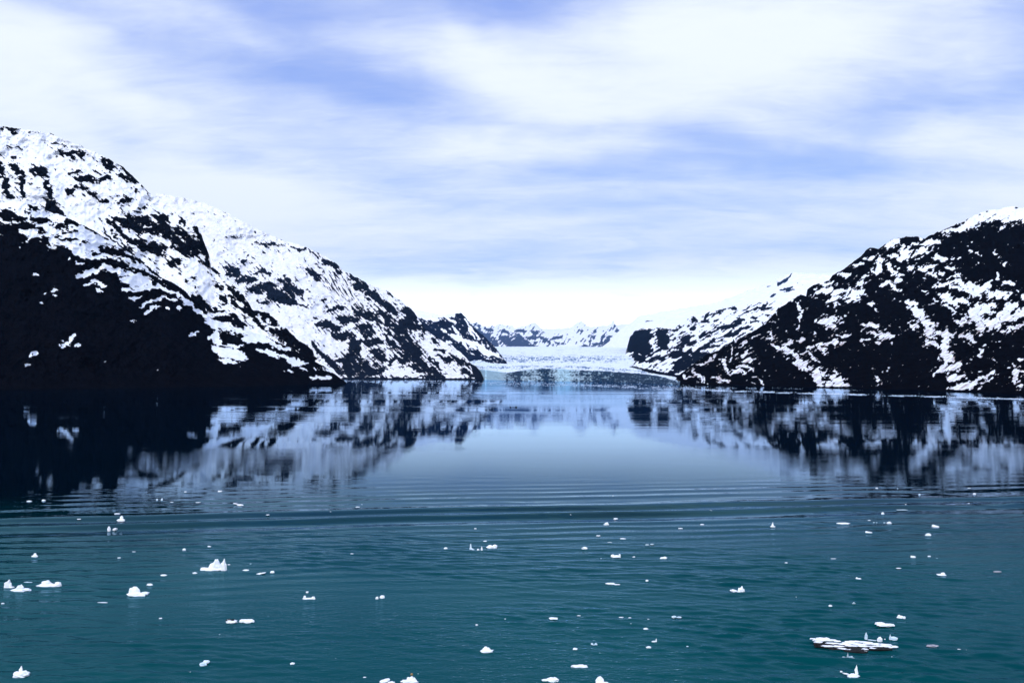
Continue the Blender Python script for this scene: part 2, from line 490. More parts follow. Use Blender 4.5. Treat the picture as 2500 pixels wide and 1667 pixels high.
# ---- high left mountain behind it
L1_ridge = [(-260, 300, 3000), (0, 308, 2900), (50, 315, 2880), (120, 325, 2850), (170, 345, 2820), (230, 371, 2800), (262, 386, 2790), (300, 408, 2780), (335, 440, 2760), (365, 473, 2740), (400, 497, 2700), (440, 527, 2650),
            (462, 548, 2620), (478, 546, 2600), (490, 566, 2590), (499, 594, 2580), (511, 622, 2570), (514, 648, 2560), (530, 660, 2540), (556, 684, 2500), (590, 714, 2440), (606, 738, 2400), (616, 756, 2380), (656, 764, 2320), (700, 803, 2250), (732, 834, 2200),
            (763, 852, 2150), (768, 870, 2120), (785, 885, 2080), (813, 900, 2030), (829, 919, 1980), (842, 934, 1940)]
L1_shore = [(-260, 940, 1900), (0, 940, 1900), (500, 938, 1900), (842, 935.5, 1850)]
L1_seg_rock = sx([(30, 75, 100, 78, 12), (60, 98, 100, 100, 6), (0, 98, 6, 98, 8), (160, 105, 185, 105, 6), (295, 108, 318, 110, 6), (30, 175, 70, 182, 7), (85, 182, 130, 184, 6), (280, 160, 310, 163, 7), (340, 168, 360, 168, 4), (345, 215, 480, 222, 16),
                  (60, 235, 80, 238, 7), (110, 240, 125, 242, 4), (0, 270, 30, 370, 20), (30, 370, 62, 470, 16), (70, 290, 120, 320, 20), (120, 330, 130, 470, 11), (175, 320, 260, 330, 20), (230, 300, 260, 350, 14), (265, 370, 250, 410, 12),
                  (285, 420, 270, 560, 18), (290, 490, 340, 570, 20), (200, 515, 215, 530, 8), (590, 250, 630, 300, 18), (610, 270, 620, 310, 12), (655, 265, 690, 295, 11), (700, 300, 780, 370, 12), (780, 370, 845, 440, 9), (670, 335, 760, 375, 15),
                  (385, 335, 440, 318, 9), (435, 360, 520, 370, 18), (550, 380, 600, 345, 15), (550, 320, 570, 330, 8), (380, 435, 410, 430, 13), (420, 405, 500, 415, 10), (500, 440, 540, 455, 13), (560, 490, 605, 490, 13), (675, 490, 740, 468, 13),
                  (760, 425, 770, 440, 8), (650, 460, 670, 455, 5), (775, 522, 820, 528, 5), (735, 545, 790, 550, 6), (650, 600, 800, 605, 28), (800, 590, 850, 640, 28), (760, 640, 940, 640, 30), (870, 570, 930, 590, 20), (930, 620, 960, 700, 32),
                  (1000, 640, 1050, 690, 20), (1060, 705, 1140, 800, 34), (1130, 700, 1170, 830, 24), (740, 720, 930, 755, 32), (800, 760, 960, 745, 24), (960, 705, 1080, 780, 32), (1100, 640, 1140, 690, 20), (1020, 560, 1040, 630, 7),
                  (1200, 872, 1222, 884, 16), (1180, 830, 1186, 845, 10), (900, 770, 930, 790, 14), (945, 830, 1010, 850, 18), (990, 820, 1030, 830, 7), (870, 825, 880, 830, 5), (560, 640, 700, 760, 5), (620, 650, 760, 800, 6), (700, 760, 840, 870, 12), (740, 830, 900, 920, 16),
                  (600, 590, 640, 640, 12), (700, 680, 760, 740, 12), (640, 620, 690, 690, 10), (1040, 925, 1060, 945, 7), (1065, 915, 1095, 918, 6), (1220, 950, 1245, 975, 9), (1245, 1030, 1270, 1065, 16), (1290, 970, 1360, 1030, 16), (1360, 1030, 1420, 1100, 20),
                  (1290, 1020, 1330, 1050, 13), (1310, 1060, 1330, 1070, 12), (1080, 1020, 1170, 1080, 20), (1100, 1050, 1180, 1150, 12), (1170, 1100, 1260, 1110, 8), (1200, 1140, 1280, 1160, 9), (1290, 1130, 1370, 1190, 16), (1380, 1110, 1476, 1190, 16),
                  (880, 940, 960, 990, 14), (960, 990, 1060, 1060, 14), (1000, 900, 1010, 905, 5), (1100, 960, 1110, 965, 5)], 0, 280, K1)
L1_seg_rock += sx([(250, 700, 400, 820, 16), (180, 810, 220, 810, 18), (280, 830, 320, 840, 14), (350, 880, 450, 900, 30), (470, 890, 560, 940, 24), (260, 920, 300, 990, 16), (330, 990, 380, 1000, 22), (560, 940, 620, 980, 20), (560, 1030, 720, 1060, 28),
                   (640, 1075, 760, 1130, 34), (740, 1150, 880, 1190, 38), (820, 1200, 900, 1250, 36), (10, 790, 90, 850, 14), (120, 890, 170, 880, 10), (130, 940, 200, 960, 11), (210, 930, 250, 960, 12), (540, 870, 560, 920, 20)], 480, 480, K2)
L1_seg_snow = sx([(830, 692, 950, 728, 9), (820, 632, 860, 632, 5), (1138, 790, 1145, 800, 9), (760, 760, 860, 880, 8), (850, 860, 880, 890, 8), (30, 300, 50, 380, 3), (60, 400, 80, 470, 4), (640, 560, 700, 575, 4), (940, 760, 1100, 830, 8)], 0, 280, K1)


def L1_snow(px, py):
    return snow_field(px, py, 0.66, [('seg', L1_seg_rock, -0.72), ('seg', L1_seg_snow, 0.9)], (38, 36, 6), 0.82, 202, 0.85)


# ---- second left mountain
L2_ridge = [(380, 470, 6500), (440, 482, 6400), (500, 496, 6300), (560, 522, 6200), (620, 556, 6100), (690, 586, 6000), (747, 602, 5950), (795, 626, 5850), (820, 643, 5800), (839, 660, 5760), (889, 688, 5650), (915, 700, 5600), (946, 710, 5540), (983, 738, 5450),
            (1003, 752, 5300), (1015, 769, 5200), (1028, 788, 5050), (1040, 804, 4950), (1062, 823, 4800), (1106, 845, 4350), (1126, 862, 4150), (1147, 883, 3950), (1165, 897, 3750), (1174, 909, 3620), (1181, 924, 3540)]
L2_shore = [(380, 925.0, 4500), (842, 925.0, 4400), (1181, 926.8, 3480)]
L2_seg_rock = sx([(145, 72, 155, 72, 5), (190, 90, 222, 100, 6), (455, 275, 463, 280, 6), (265, 315, 335, 302, 5), (460, 350, 480, 360, 8), (500, 370, 610, 378, 16), (750, 398, 850, 400, 9), (310, 488, 330, 490, 7), (345, 510, 395, 495, 13), (380, 450, 395, 452, 4),
                  (245, 548, 320, 590, 26), (230, 600, 330, 602, 14), (460, 590, 560, 590, 16), (310, 645, 440, 640, 28), (400, 710, 600, 682, 20), (450, 720, 580, 705, 30), (640, 645, 720, 655, 20), (700, 685, 800, 735, 26), (570, 765, 730, 765, 44), (600, 805, 780, 822, 20),
                  (500, 822, 560, 805, 12), (780, 740, 810, 770, 14), (800, 830, 850, 850, 11), (860, 783, 895, 785, 8), (960, 806, 1020, 802, 8), (1020, 880, 1130, 862, 18), (1050, 820, 1060, 826, 8), (880, 430, 950, 480, 8), (980, 490, 1080, 545, 18), (1065, 520, 1125, 600, 18),
                  (860, 565, 940, 640, 18), (1185, 610, 1325, 740, 30), (1330, 745, 1420, 800, 30), (1400, 795, 1550, 915, 34), (1600, 870, 1700, 930, 26), (1640, 940, 1770, 1030, 28), (1600, 965, 1690, 1020, 30), (1480, 970, 1640, 1080, 34),
                  (1590, 1085, 1730, 1270, 58), (1560, 1010, 1680, 1200, 36), (1700, 1280, 1890, 1395, 40), (940, 985, 1100, 1020, 30), (1100, 950, 1240, 960, 26), (1070, 1070, 1190, 1085, 32), (1280, 1010, 1360, 1060, 46), (1210, 1090, 1240, 1280, 34),
                  (1240, 1145, 1430, 1125, 24), (1380, 1205, 1450, 1260, 46), (1100, 1260, 1250, 1280, 30), (1050, 1270, 1100, 1370, 26), (1160, 1330, 1410, 1350, 58), (890, 1140, 950, 1200, 18), (950, 1200, 1040, 1290, 16), (1490, 1310, 1540, 1250, 16),
                  (1540, 1250, 1640, 1290, 18), (1640, 1315, 1740, 1350, 12), (1300, 900, 1420, 980, 20), (1230, 880, 1320, 940, 14), (1420, 880, 1540, 1000, 18), (1460, 1080, 1560, 1180, 14), (1600, 1230, 1680, 1300, 18),
                  (1740, 1055, 1760, 1080, 10), (1820, 1105, 1860, 1120, 16), (1870, 1180, 1940, 1200, 16), (1880, 1240, 2080, 1310, 17), (1970, 1240, 2160, 1320, 18), (2050, 1330, 2150, 1390, 15), (2150, 1330, 2215, 1400, 26), (1800, 1240, 1900, 1345, 12),
                  (1480, 740, 1530, 770, 8), (1560, 790, 1575, 800, 5), (1510, 820, 1540, 830, 7), (1600, 870, 1690, 940, 18), (1280, 640, 1310, 700, 16), (1500, 1390, 2200, 1416, 5), (850, 1415, 1500, 1415, 8), (180, 1180, 840, 1330, 40)], 480, 480, K2)
L2_streak = polyx([(850, 550), (1130, 600), (1300, 830), (1480, 1020), (1300, 920), (1080, 770), (1000, 720), (910, 640)], 480, 480, K2)
L2_mix = polyx([(1150, 860), (1300, 840), (1700, 1060), (1700, 1250), (1500, 1250), (1400, 1000), (1200, 930)], 480, 480, K2)


def L2_snow(px, py):
    a = math.radians(58)
    u, v = px * math.cos(a) + py * math.sin(a), -px * math.sin(a) + py * math.cos(a)
    S = snow_field(px, py, 0.66, [('poly', L2_mix, 0.0), ('seg', L2_seg_rock, -0.70)], (46, 30, 4.5), 0.95, 303, 0.75)
    k = in_poly(px + 8 * fbm(px / 20, py / 20, 3, 9), py, L2_streak, 8)
    st = 0.12 + 1.6 * fbm(u / 26, v / 3.6, 4, 77, 0.6)
    S = S * (1 - k) + np.minimum(S, st) * k
    return S


# ---- third left spur down to the glacier
L3_ridge = [(930, 735, 6400), (1000, 750, 6300), (1043, 762, 6200), (1078, 768, 6100), (1127, 764, 6000), (1138, 776, 5950), (1146, 788, 5900), (1160, 801, 5800), (1182, 822, 5500), (1205, 842, 5100), (1222, 866, 4750), (1236, 882, 4400), (1245, 901, 4100), (1249, 909, 4000)]
L3_shore = [(930, 922, 4700), (1100, 922, 4650), (1200, 916, 4100), (1249, 912, 3900)]
L3_seg_snow = sx([(-100, 60, 80, 110, 40), (60, 90, 300, 95, 26), (290, 270, 380, 320, 20), (400, 320, 560, 372, 14), (520, 380, 680, 450, 14), (200, 220, 240, 240, 9), (400, 140, 520, 300, 8), (440, 360, 500, 380, 8), (520, 400, 600, 440, 9), (430, 210, 480, 300, 8),
                  (240, 320, 280, 330, 10), (440, 430, 480, 435, 4), (580, 465, 610, 470, 4), (600, 520, 640, 530, 8), (560, 430, 690, 440, 6), (730, 560, 790, 558, 10), (100, 130, 170, 140, 12), (240, 130, 330, 170, 10), (300, 200, 340, 260, 8), (360, 300, 420, 380, 10)], 1020, 740, K3)


def L3_snow(px, py):
    return snow_field(px, py, -0.55, [('seg', L3_seg_snow, 0.8)], (42, 14, 4), 0.62, 404, 0.4)


# ---- far ranges behind the glacier
L4_ridge = [(1100, 775, 27550), (1165, 790, 27550), (1193, 798, 27550), (1228, 790, 27360), (1260, 800, 27170), (1309, 788, 26980), (1330, 812, 26980), (1352, 816, 26980), (1384, 805, 26980), (1416, 784, 26980), (1448, 800, 26790), (1471, 800, 26600), (1490, 793, 26410), (1497, 780, 26410),
            (1506, 798, 26410), (1514, 808, 26410), (1530, 812, 26410), (1560, 800, 26600), (1620, 790, 26980), (1700, 770, 27550)]
L4_shore = [(1100, 885, 14250), (1350, 872, 14250), (1700, 872, 14250)]
L4_seg = sx([(570, 218, 640, 226, 8), (700, 236, 750, 242, 8), (560, 275, 690, 390, 24), (740, 310, 890, 350, 40), (850, 310, 990, 400, 26), (700, 405, 800, 415, 12), (965, 236, 1030, 245, 9), (920, 282, 1060, 286, 9), (1060, 300, 1110, 330, 12), (1150, 300, 1220, 270, 9),
             (1170, 330, 1240, 345, 6), (1360, 375, 1430, 367, 9), (1000, 330, 1030, 330, 6), (1620, 245, 1650, 185, 7), (1510, 390, 1590, 270, 7), (1560, 360, 1640, 290, 7), (1590, 380, 1690, 290, 7), (1450, 340, 1500, 280, 7), (1430, 380, 1540, 330, 6), (1670, 240, 1690, 222, 7),
             (1365, 228, 1375, 222, 7), (1480, 235, 1510, 236, 6), (820, 232, 900, 244, 6), (1700, 375, 1780, 380, 12), (500, 200, 560, 300, 12)], 1020, 740, K3)


def L4_snow(px, py):
    return snow_field(px, py, 0.60, [('seg', [a[:4] + (a[4] * 1.5,) for a in L4_seg], -0.8)], (-52, 18, 4), 1.0, 505, 0.75)


L5_ridge = [(900, 722, 37800), (1000, 757, 37800), (1150, 794, 37800), (1300, 804, 37800), (1420, 800, 37800), (1520, 792, 37800), (1620, 785, 37800), (1700, 768, 37800), (1800, 735, 37800), (1900, 720, 37800)]
L5_shore = [(900, 870, 30600), (1900, 870, 30600)]


def L5_snow(px, py):
    return snow_field(px, py, 1.1, [], (-20, 20, 5), 0.35, 515, 0.35)


# ---- right side
R3_ridge = [(1430, 874, 15000), (1462, 856, 15500), (1490, 830, 16000), (1520, 800, 16400), (1560, 772, 16480), (1640, 757, 16160), (1750, 738, 15840), (1850, 702, 15520), (1893, 682, 15360), (1928, 668, 15200), (1940, 664, 15200), (1965, 668, 15200), (2030, 670, 15200), (2120, 640, 15360)]
R3_shore = [(1430, 876, 10360), (1480, 880, 10360), (2120, 880, 10360)]
R3_seg = sx([(1680, 310, 1800, 240, 17), (1800, 230, 1830, 205, 6), (1560, 335, 1600, 320, 8), (1700, 370, 1830, 345, 12), (1595, 435, 1660, 415, 10), (1730, 390, 1850, 362, 7), (1870, 300, 1890, 298, 4), (310, 700, 400, 680, 6), (1100, 590, 1150, 560, 6)], 1500, 620, K4)


def R3_snow(px, py):
    return snow_field(px, py, 0.86, [('seg', R3_seg, -0.7)], (-35, 24, 5), 0.72, 606, 0.4)


R2_ridge = [(1526, 866, 7800), (1531, 848, 7774), (1538, 822, 7748), (1548, 809, 7735), (1567, 802, 7735), (1583, 800, 7735), (1594, 806, 7709), (1605, 799, 7670), (1625, 802, 7605), (1643, 803, 7540), (1656, 794, 7475), (1667, 783, 7410), (1690, 772, 7280), (1726, 763, 7150), (1750, 757, 7020), (1774, 748, 6890),
            (1810, 748, 6760), (1845, 740, 6630), (1881, 735, 6500), (1910, 738, 6370), (1990, 735, 6240), (2100, 730, 6110)]
R2_shore = [(1526, 893, 4400), (1560, 900, 4100), (1600, 908, 3600), (1640, 916, 3000), (1700, 925, 2700), (2100, 925, 2700)]
R2_cliff = sx([(190, 900, 320, 830, 66), (210, 960, 330, 980, 76), (220, 1040, 290, 1070, 46), (460, 800, 510, 860, 40), (490, 890, 520, 930, 42)], 1500, 620, K4)
R2_seg = sx([(200, 960, 340, 980, 80), (220, 1050, 300, 1080, 40), (455, 790, 515, 860, 36), (480, 890, 520, 935, 42), (420, 990, 470, 982, 18), (520, 775, 570, 775, 9), (590, 790, 655, 782, 12), (640, 762, 690, 742, 10), (800, 680, 860, 690, 18),
             (900, 700, 970, 690, 14), (930, 640, 1000, 602, 15), (1010, 610, 1150, 560, 12), (1170, 562, 1250, 560, 14), (1460, 560, 1580, 510, 13), (1500, 572, 1620, 552, 12), (1350, 602, 1450, 572, 10), (1230, 692, 1330, 672, 17), (1060, 770, 1300, 710, 18),
             (870, 850, 1050, 785, 17), (860, 850, 1000, 822, 12), (1100, 860, 1380, 752, 20), (960, 920, 1200, 832, 14), (880, 960, 1000, 900, 9), (780, 770, 850, 742, 10), (690, 870, 760, 852, 22), (640, 960, 740, 900, 28), (760, 920, 840, 892, 19), (580, 1040, 700, 990, 26),
             (440, 1060, 500, 1070, 24), (600, 1060, 850, 1012, 24), (850, 1000, 960, 950, 16), (960, 972, 1090, 932, 12), (640, 1140, 900, 1050, 44), (620, 1180, 800, 1100, 36), (850, 1080, 1000, 1042, 24), (580, 1205, 650, 1212, 16), (560, 890, 620, 862, 9), (320, 1100, 360, 1120, 15),
             (1100, 1000, 1180, 960, 20), (1000, 1040, 1170, 1000, 22), (1540, 620, 1580, 625, 12), (1390, 650, 1450, 655, 8), (1390, 710, 1480, 690, 10)], 1500, 620, K4)
R2_seg_snow = sx([(255, 1020, 275, 1030, 8), (405, 930, 420, 980, 10), (1050, 880, 1180, 850, 5)], 1500, 620, K4)


def R2_snow(px, py):
    return snow_field(px, py, 0.42, [('seg', R2_seg, -0.70), ('seg', R2_cliff, -1.5), ('seg', R2_seg_snow, 0.9)], (-32, 30, 4.5), 0.85, 707, 0.6)


R1_ridge = [(1640, 936, 1860), (1662, 912, 1920), (1690, 890, 1980), (1722, 868, 2040), (1760, 852, 2100), (1781, 838, 2140), (1798, 828, 2160), (1845, 806, 2200), (1852, 800, 2210), (1867, 792, 2220), (1893, 762, 2240), (1900, 752, 2245), (1925, 738, 2250), (1945, 724, 2255), (1954, 720, 2260), (1968, 722, 2260), (1971, 706, 2262), (1990, 694, 2265),
            (2024, 685, 2270), (2033, 671, 2270), (2060, 657, 2270), (2094, 631, 2270), (2126, 603, 2265), (2145, 607, 2260), (2160, 596, 2260), (2173, 586, 2255), (2204, 579, 2245), (2235, 577, 2230), (2258, 582, 2220), (2290, 566, 2200), (2324, 552, 2180), (2352, 542, 2160), (2376, 526, 2140), (2410, 515, 2120),
            (2462, 505, 2100), (2500, 508, 2080), (2640, 500, 2020), (2800, 480, 1980)]
R1_shore = [(1640, 938.5), (1700, 940), (1870, 943), (1980, 945.5), (2200, 951), (2393, 957.5), (2500, 963), (2800, 975)]
R1_a = [(930, 305, 1100, 292, 13), (1080, 262, 1250, 200, 30), (1250, 185, 1700, 175, 52), (1150, 215, 1260, 175, 20), (820, 390, 900, 382, 18), (540, 402, 640, 365, 16), (660, 430, 680, 480, 22), (625, 500, 700, 450, 22), (720, 400, 850, 382, 10), (735, 480, 830, 430, 15), (875, 492, 960, 500, 14),
        (545, 540, 570, 590, 18), (560, 470, 600, 482, 16), (700, 560, 720, 570, 16), (390, 492, 450, 500, 14), (290, 552, 380, 530, 7), (180, 612, 280, 602, 9), (370, 640, 390, 612, 10), (320, 682, 370, 670, 14), (440, 592, 500, 572, 12), (485, 500, 500, 590, 10),
        (490, 690, 570, 660, 11), (570, 680, 630, 730, 8), (600, 652, 630, 642, 10), (580, 622, 650, 602, 10), (150, 745, 270, 720, 16), (270, 765, 370, 730, 20), (40, 742, 130, 705, 20), (80, 682, 140, 672, 12), (130, 792, 210, 772, 13), (260, 805, 340, 775, 16),
        (170, 830, 200, 812, 9), (60, 950, 190, 920, 21), (110, 990, 150, 970, 12), (20, 1020, 40, 1030, 8), (230, 900, 245, 903, 7), (390, 830, 425, 830, 9), (460, 850, 490, 870, 7), (780, 572, 870, 552, 15), (830, 602, 860, 620, 14), (960, 565, 1030, 560, 11),
        (900, 602, 930, 602, 11), (1000, 622, 1050, 612, 12), (905, 682, 980, 680, 17), (1030, 652, 1065, 680, 17), (1080, 672, 1150, 700, 22), (1000, 700, 1150, 735, 14), (1150, 742, 1260, 692, 24), (1270, 752, 1385, 760, 24), (945, 765, 1000, 800, 22),
        (960, 825, 1000, 860, 12), (1050, 790, 1120, 812, 16), (1005, 800, 1040, 830, 14), (1140, 872, 1290, 835, 26), (1075, 932, 1120, 922, 24), (1150, 910, 1240, 960, 34), (1260, 975, 1400, 880, 36), (1400, 840, 1450, 830, 30), (1380, 930, 1600, 840, 24),
        (1350, 1010, 1600, 950, 11), (1180, 970, 1220, 1010, 14), (1065, 1040, 1140, 1042, 17), (1120, 1080, 1160, 1090, 12), (1190, 1180, 1218, 1145, 10), (690, 802, 745, 830, 16), (720, 870, 795, 900, 24), (710, 960, 740, 990, 14), (785, 935, 850, 950, 26),
        (825, 1000, 880, 1040, 28), (830, 1100, 890, 1085, 15), (905, 1015, 990, 1042, 18), (950, 1060, 960, 1150, 30), (945, 1180, 1000, 1220, 34), (905, 1292, 960, 1250, 16), (960, 1290, 1070, 1245, 17), (990, 1340, 1055, 1340, 20), (1010, 1422, 1180, 1375, 17),
        (1160, 1370, 1300, 1302, 9), (1200, 1390, 1280, 1340, 6), (1440, 1260, 1450, 1360, 15), (1470, 1292, 1510, 1300, 9), (1480, 1212, 1510, 1210, 9), (1460, 1400, 1500, 1400, 8), (365, 965, 480, 972, 9), (445, 1012, 500, 1040, 22), (500, 1050, 600, 1042, 13),
        (365, 1062, 420, 1080, 8), (470, 1090, 490, 1100, 9), (475, 1330, 490, 1370, 13), (455, 1330, 475, 1332, 5), (548, 1263, 560, 1268, 10), (40, 1300, 70, 1390, 24), (60, 1392, 250, 1394, 14), (150, 1340, 215, 1375, 26), (165, 1292, 180, 1312, 12), (85, 1300, 95, 1330, 12), (1300, 462, 1330, 462, 9),
        (1110, 450, 1130, 458, 7), (1165, 460, 1200, 470, 7), (1185, 535, 1200, 538, 8), (1370, 540, 1380, 542, 8), (1322, 600, 1330, 640, 10), (1385, 668, 1425, 672, 11), (60, 1132, 105, 1150, 12), (50, 1112, 140, 1090, 9), (145, 1095, 190, 1092, 11), (200, 1100, 250, 1080, 4),
        (0, 1165, 20, 1220, 14), (190, 1045, 270, 1038, 7), (780, 722, 820, 745, 5), (870, 772, 900, 790, 6), (740, 600, 748, 602, 7), (800, 640, 812, 650, 6), (850, 810, 880, 812, 5), (555, 965, 565, 970, 6), (1450, 715, 1470, 730, 10), (1500, 760, 1540, 770, 12),
        (1390, 1020, 1420, 1015, 9), (1310, 1090, 1370, 1080, 5), (1430, 420, 1434, 426, 6), (1040, 498, 1060, 498, 5), (1140, 372, 1150, 374, 6), (1295, 1225, 1300, 1228, 5), (1250, 1215, 1256, 1216, 4)]
R1_b = [(1325, 938, 1370, 902, 14), (1280, 940, 1300, 945, 7), (1295, 1060, 1350, 1005, 20), (1310, 1090, 1400, 1092, 24), (1250, 1150, 1440, 1172, 11), (1240, 1190, 1340, 1220, 15), (1405, 1260, 1460, 1265, 10), (1485, 1295, 1540, 1340, 13), (1410, 1310, 1415, 1330, 7),
        (1115, 1090, 1140, 1190, 18), (1205, 930, 1190, 1100, 8), (1150, 1150, 1200, 1240, 10), (950, 1100, 1020, 1065, 12), (840, 1130, 960, 1122, 11), (790, 1185, 860, 1260, 14), (865, 1262, 915, 1310, 9), (700, 1242, 740, 1270, 15), (925, 1260, 935, 1300, 9),
        (1010, 1272, 1150, 1300, 13), (1040, 1312, 1090, 1312, 12), (1060, 1252, 1100, 1260, 12), (1140, 1290, 1160, 1320, 9), (635, 1325, 660, 1325, 6), (1605, 785, 1630, 850, 8), (1595, 870, 1640, 862, 17), (1625, 935, 1700, 980, 18), (1745, 930, 1830, 902, 17),
        (1725, 960, 1780, 1010, 19), (1785, 1005, 1880, 1060, 22), (1875, 1102, 1960, 1140, 22), (1905, 1170, 2020, 1180, 12), (1905, 1022, 1980, 1002, 15), (1985, 962, 2050, 942, 15), (1875, 502, 1900, 580, 12), (1905, 600, 1905, 700, 17), (1870, 770, 1905, 750, 8),
        (1660, 602, 1672, 605, 11), (1885, 900, 1940, 890, 12), (1535, 993, 1555, 996, 4), (970, 1325, 985, 1330, 8), (1240, 900, 1300, 860, 5), (1400, 860, 1500, 820, 6), (1620, 700, 1635, 706, 6), (1600, 690, 1615, 695, 4)]
R1_seg_snow = sx(R1_a, 1980, 460, K5) + sx(R1_b, 1500, 620, K4)
R1_seg_rock = sx([(1305, 240, 1345, 250, 16), (660, 380, 735, 365, 20), (1090, 960, 1110, 1010, 9), (1290, 900, 1300, 910, 8), (1185, 940, 1200, 950, 8), (900, 1060, 920, 1100, 12), (410, 990, 470, 1010, 10), (540, 440, 600, 440, 10), (1380, 210, 1392, 200, 4)], 1980, 460, K5)


def R1_snow(px, py):
    return snow_field(px, py, -0.80, [('seg', R1_seg_snow, 0.66), ('seg', R1_seg_rock, -0.9)], (-34, 24, 6), 0.82, 808, 0.85)


def R1_dirt(px, py):
    a = math.radians(-38)
    u, v = px * math.cos(a) + py * math.sin(a), -px * math.sin(a) + py * math.cos(a)
    n = np.clip(0.45 + 1.5 * fbm(u / 40, v / 5, 4, 41), 0, 1)
    return n * np.clip((py - 740) / 60, 0, 1)


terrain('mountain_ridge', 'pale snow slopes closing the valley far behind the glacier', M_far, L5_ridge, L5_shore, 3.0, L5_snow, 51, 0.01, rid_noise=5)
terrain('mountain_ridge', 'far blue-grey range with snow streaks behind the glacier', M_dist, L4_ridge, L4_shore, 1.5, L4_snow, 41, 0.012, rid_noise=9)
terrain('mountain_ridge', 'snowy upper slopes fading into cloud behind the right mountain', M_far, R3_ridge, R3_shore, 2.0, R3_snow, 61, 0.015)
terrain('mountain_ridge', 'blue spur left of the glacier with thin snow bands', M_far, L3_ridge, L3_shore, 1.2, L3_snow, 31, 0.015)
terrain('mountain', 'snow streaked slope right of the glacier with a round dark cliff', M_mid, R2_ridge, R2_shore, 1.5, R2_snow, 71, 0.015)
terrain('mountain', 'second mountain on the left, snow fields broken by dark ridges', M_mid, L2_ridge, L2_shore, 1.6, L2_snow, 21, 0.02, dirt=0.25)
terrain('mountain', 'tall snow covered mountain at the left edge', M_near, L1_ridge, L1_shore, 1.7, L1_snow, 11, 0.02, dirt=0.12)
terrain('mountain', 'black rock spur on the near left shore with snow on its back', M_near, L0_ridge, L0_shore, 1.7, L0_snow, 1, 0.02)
terrain('mountain', 'near black mountain on the right shore with snow gullies', M_near, R1_ridge, R1_shore, 1.7, R1_snow, 81, 0.02, dirt=R1_dirt)


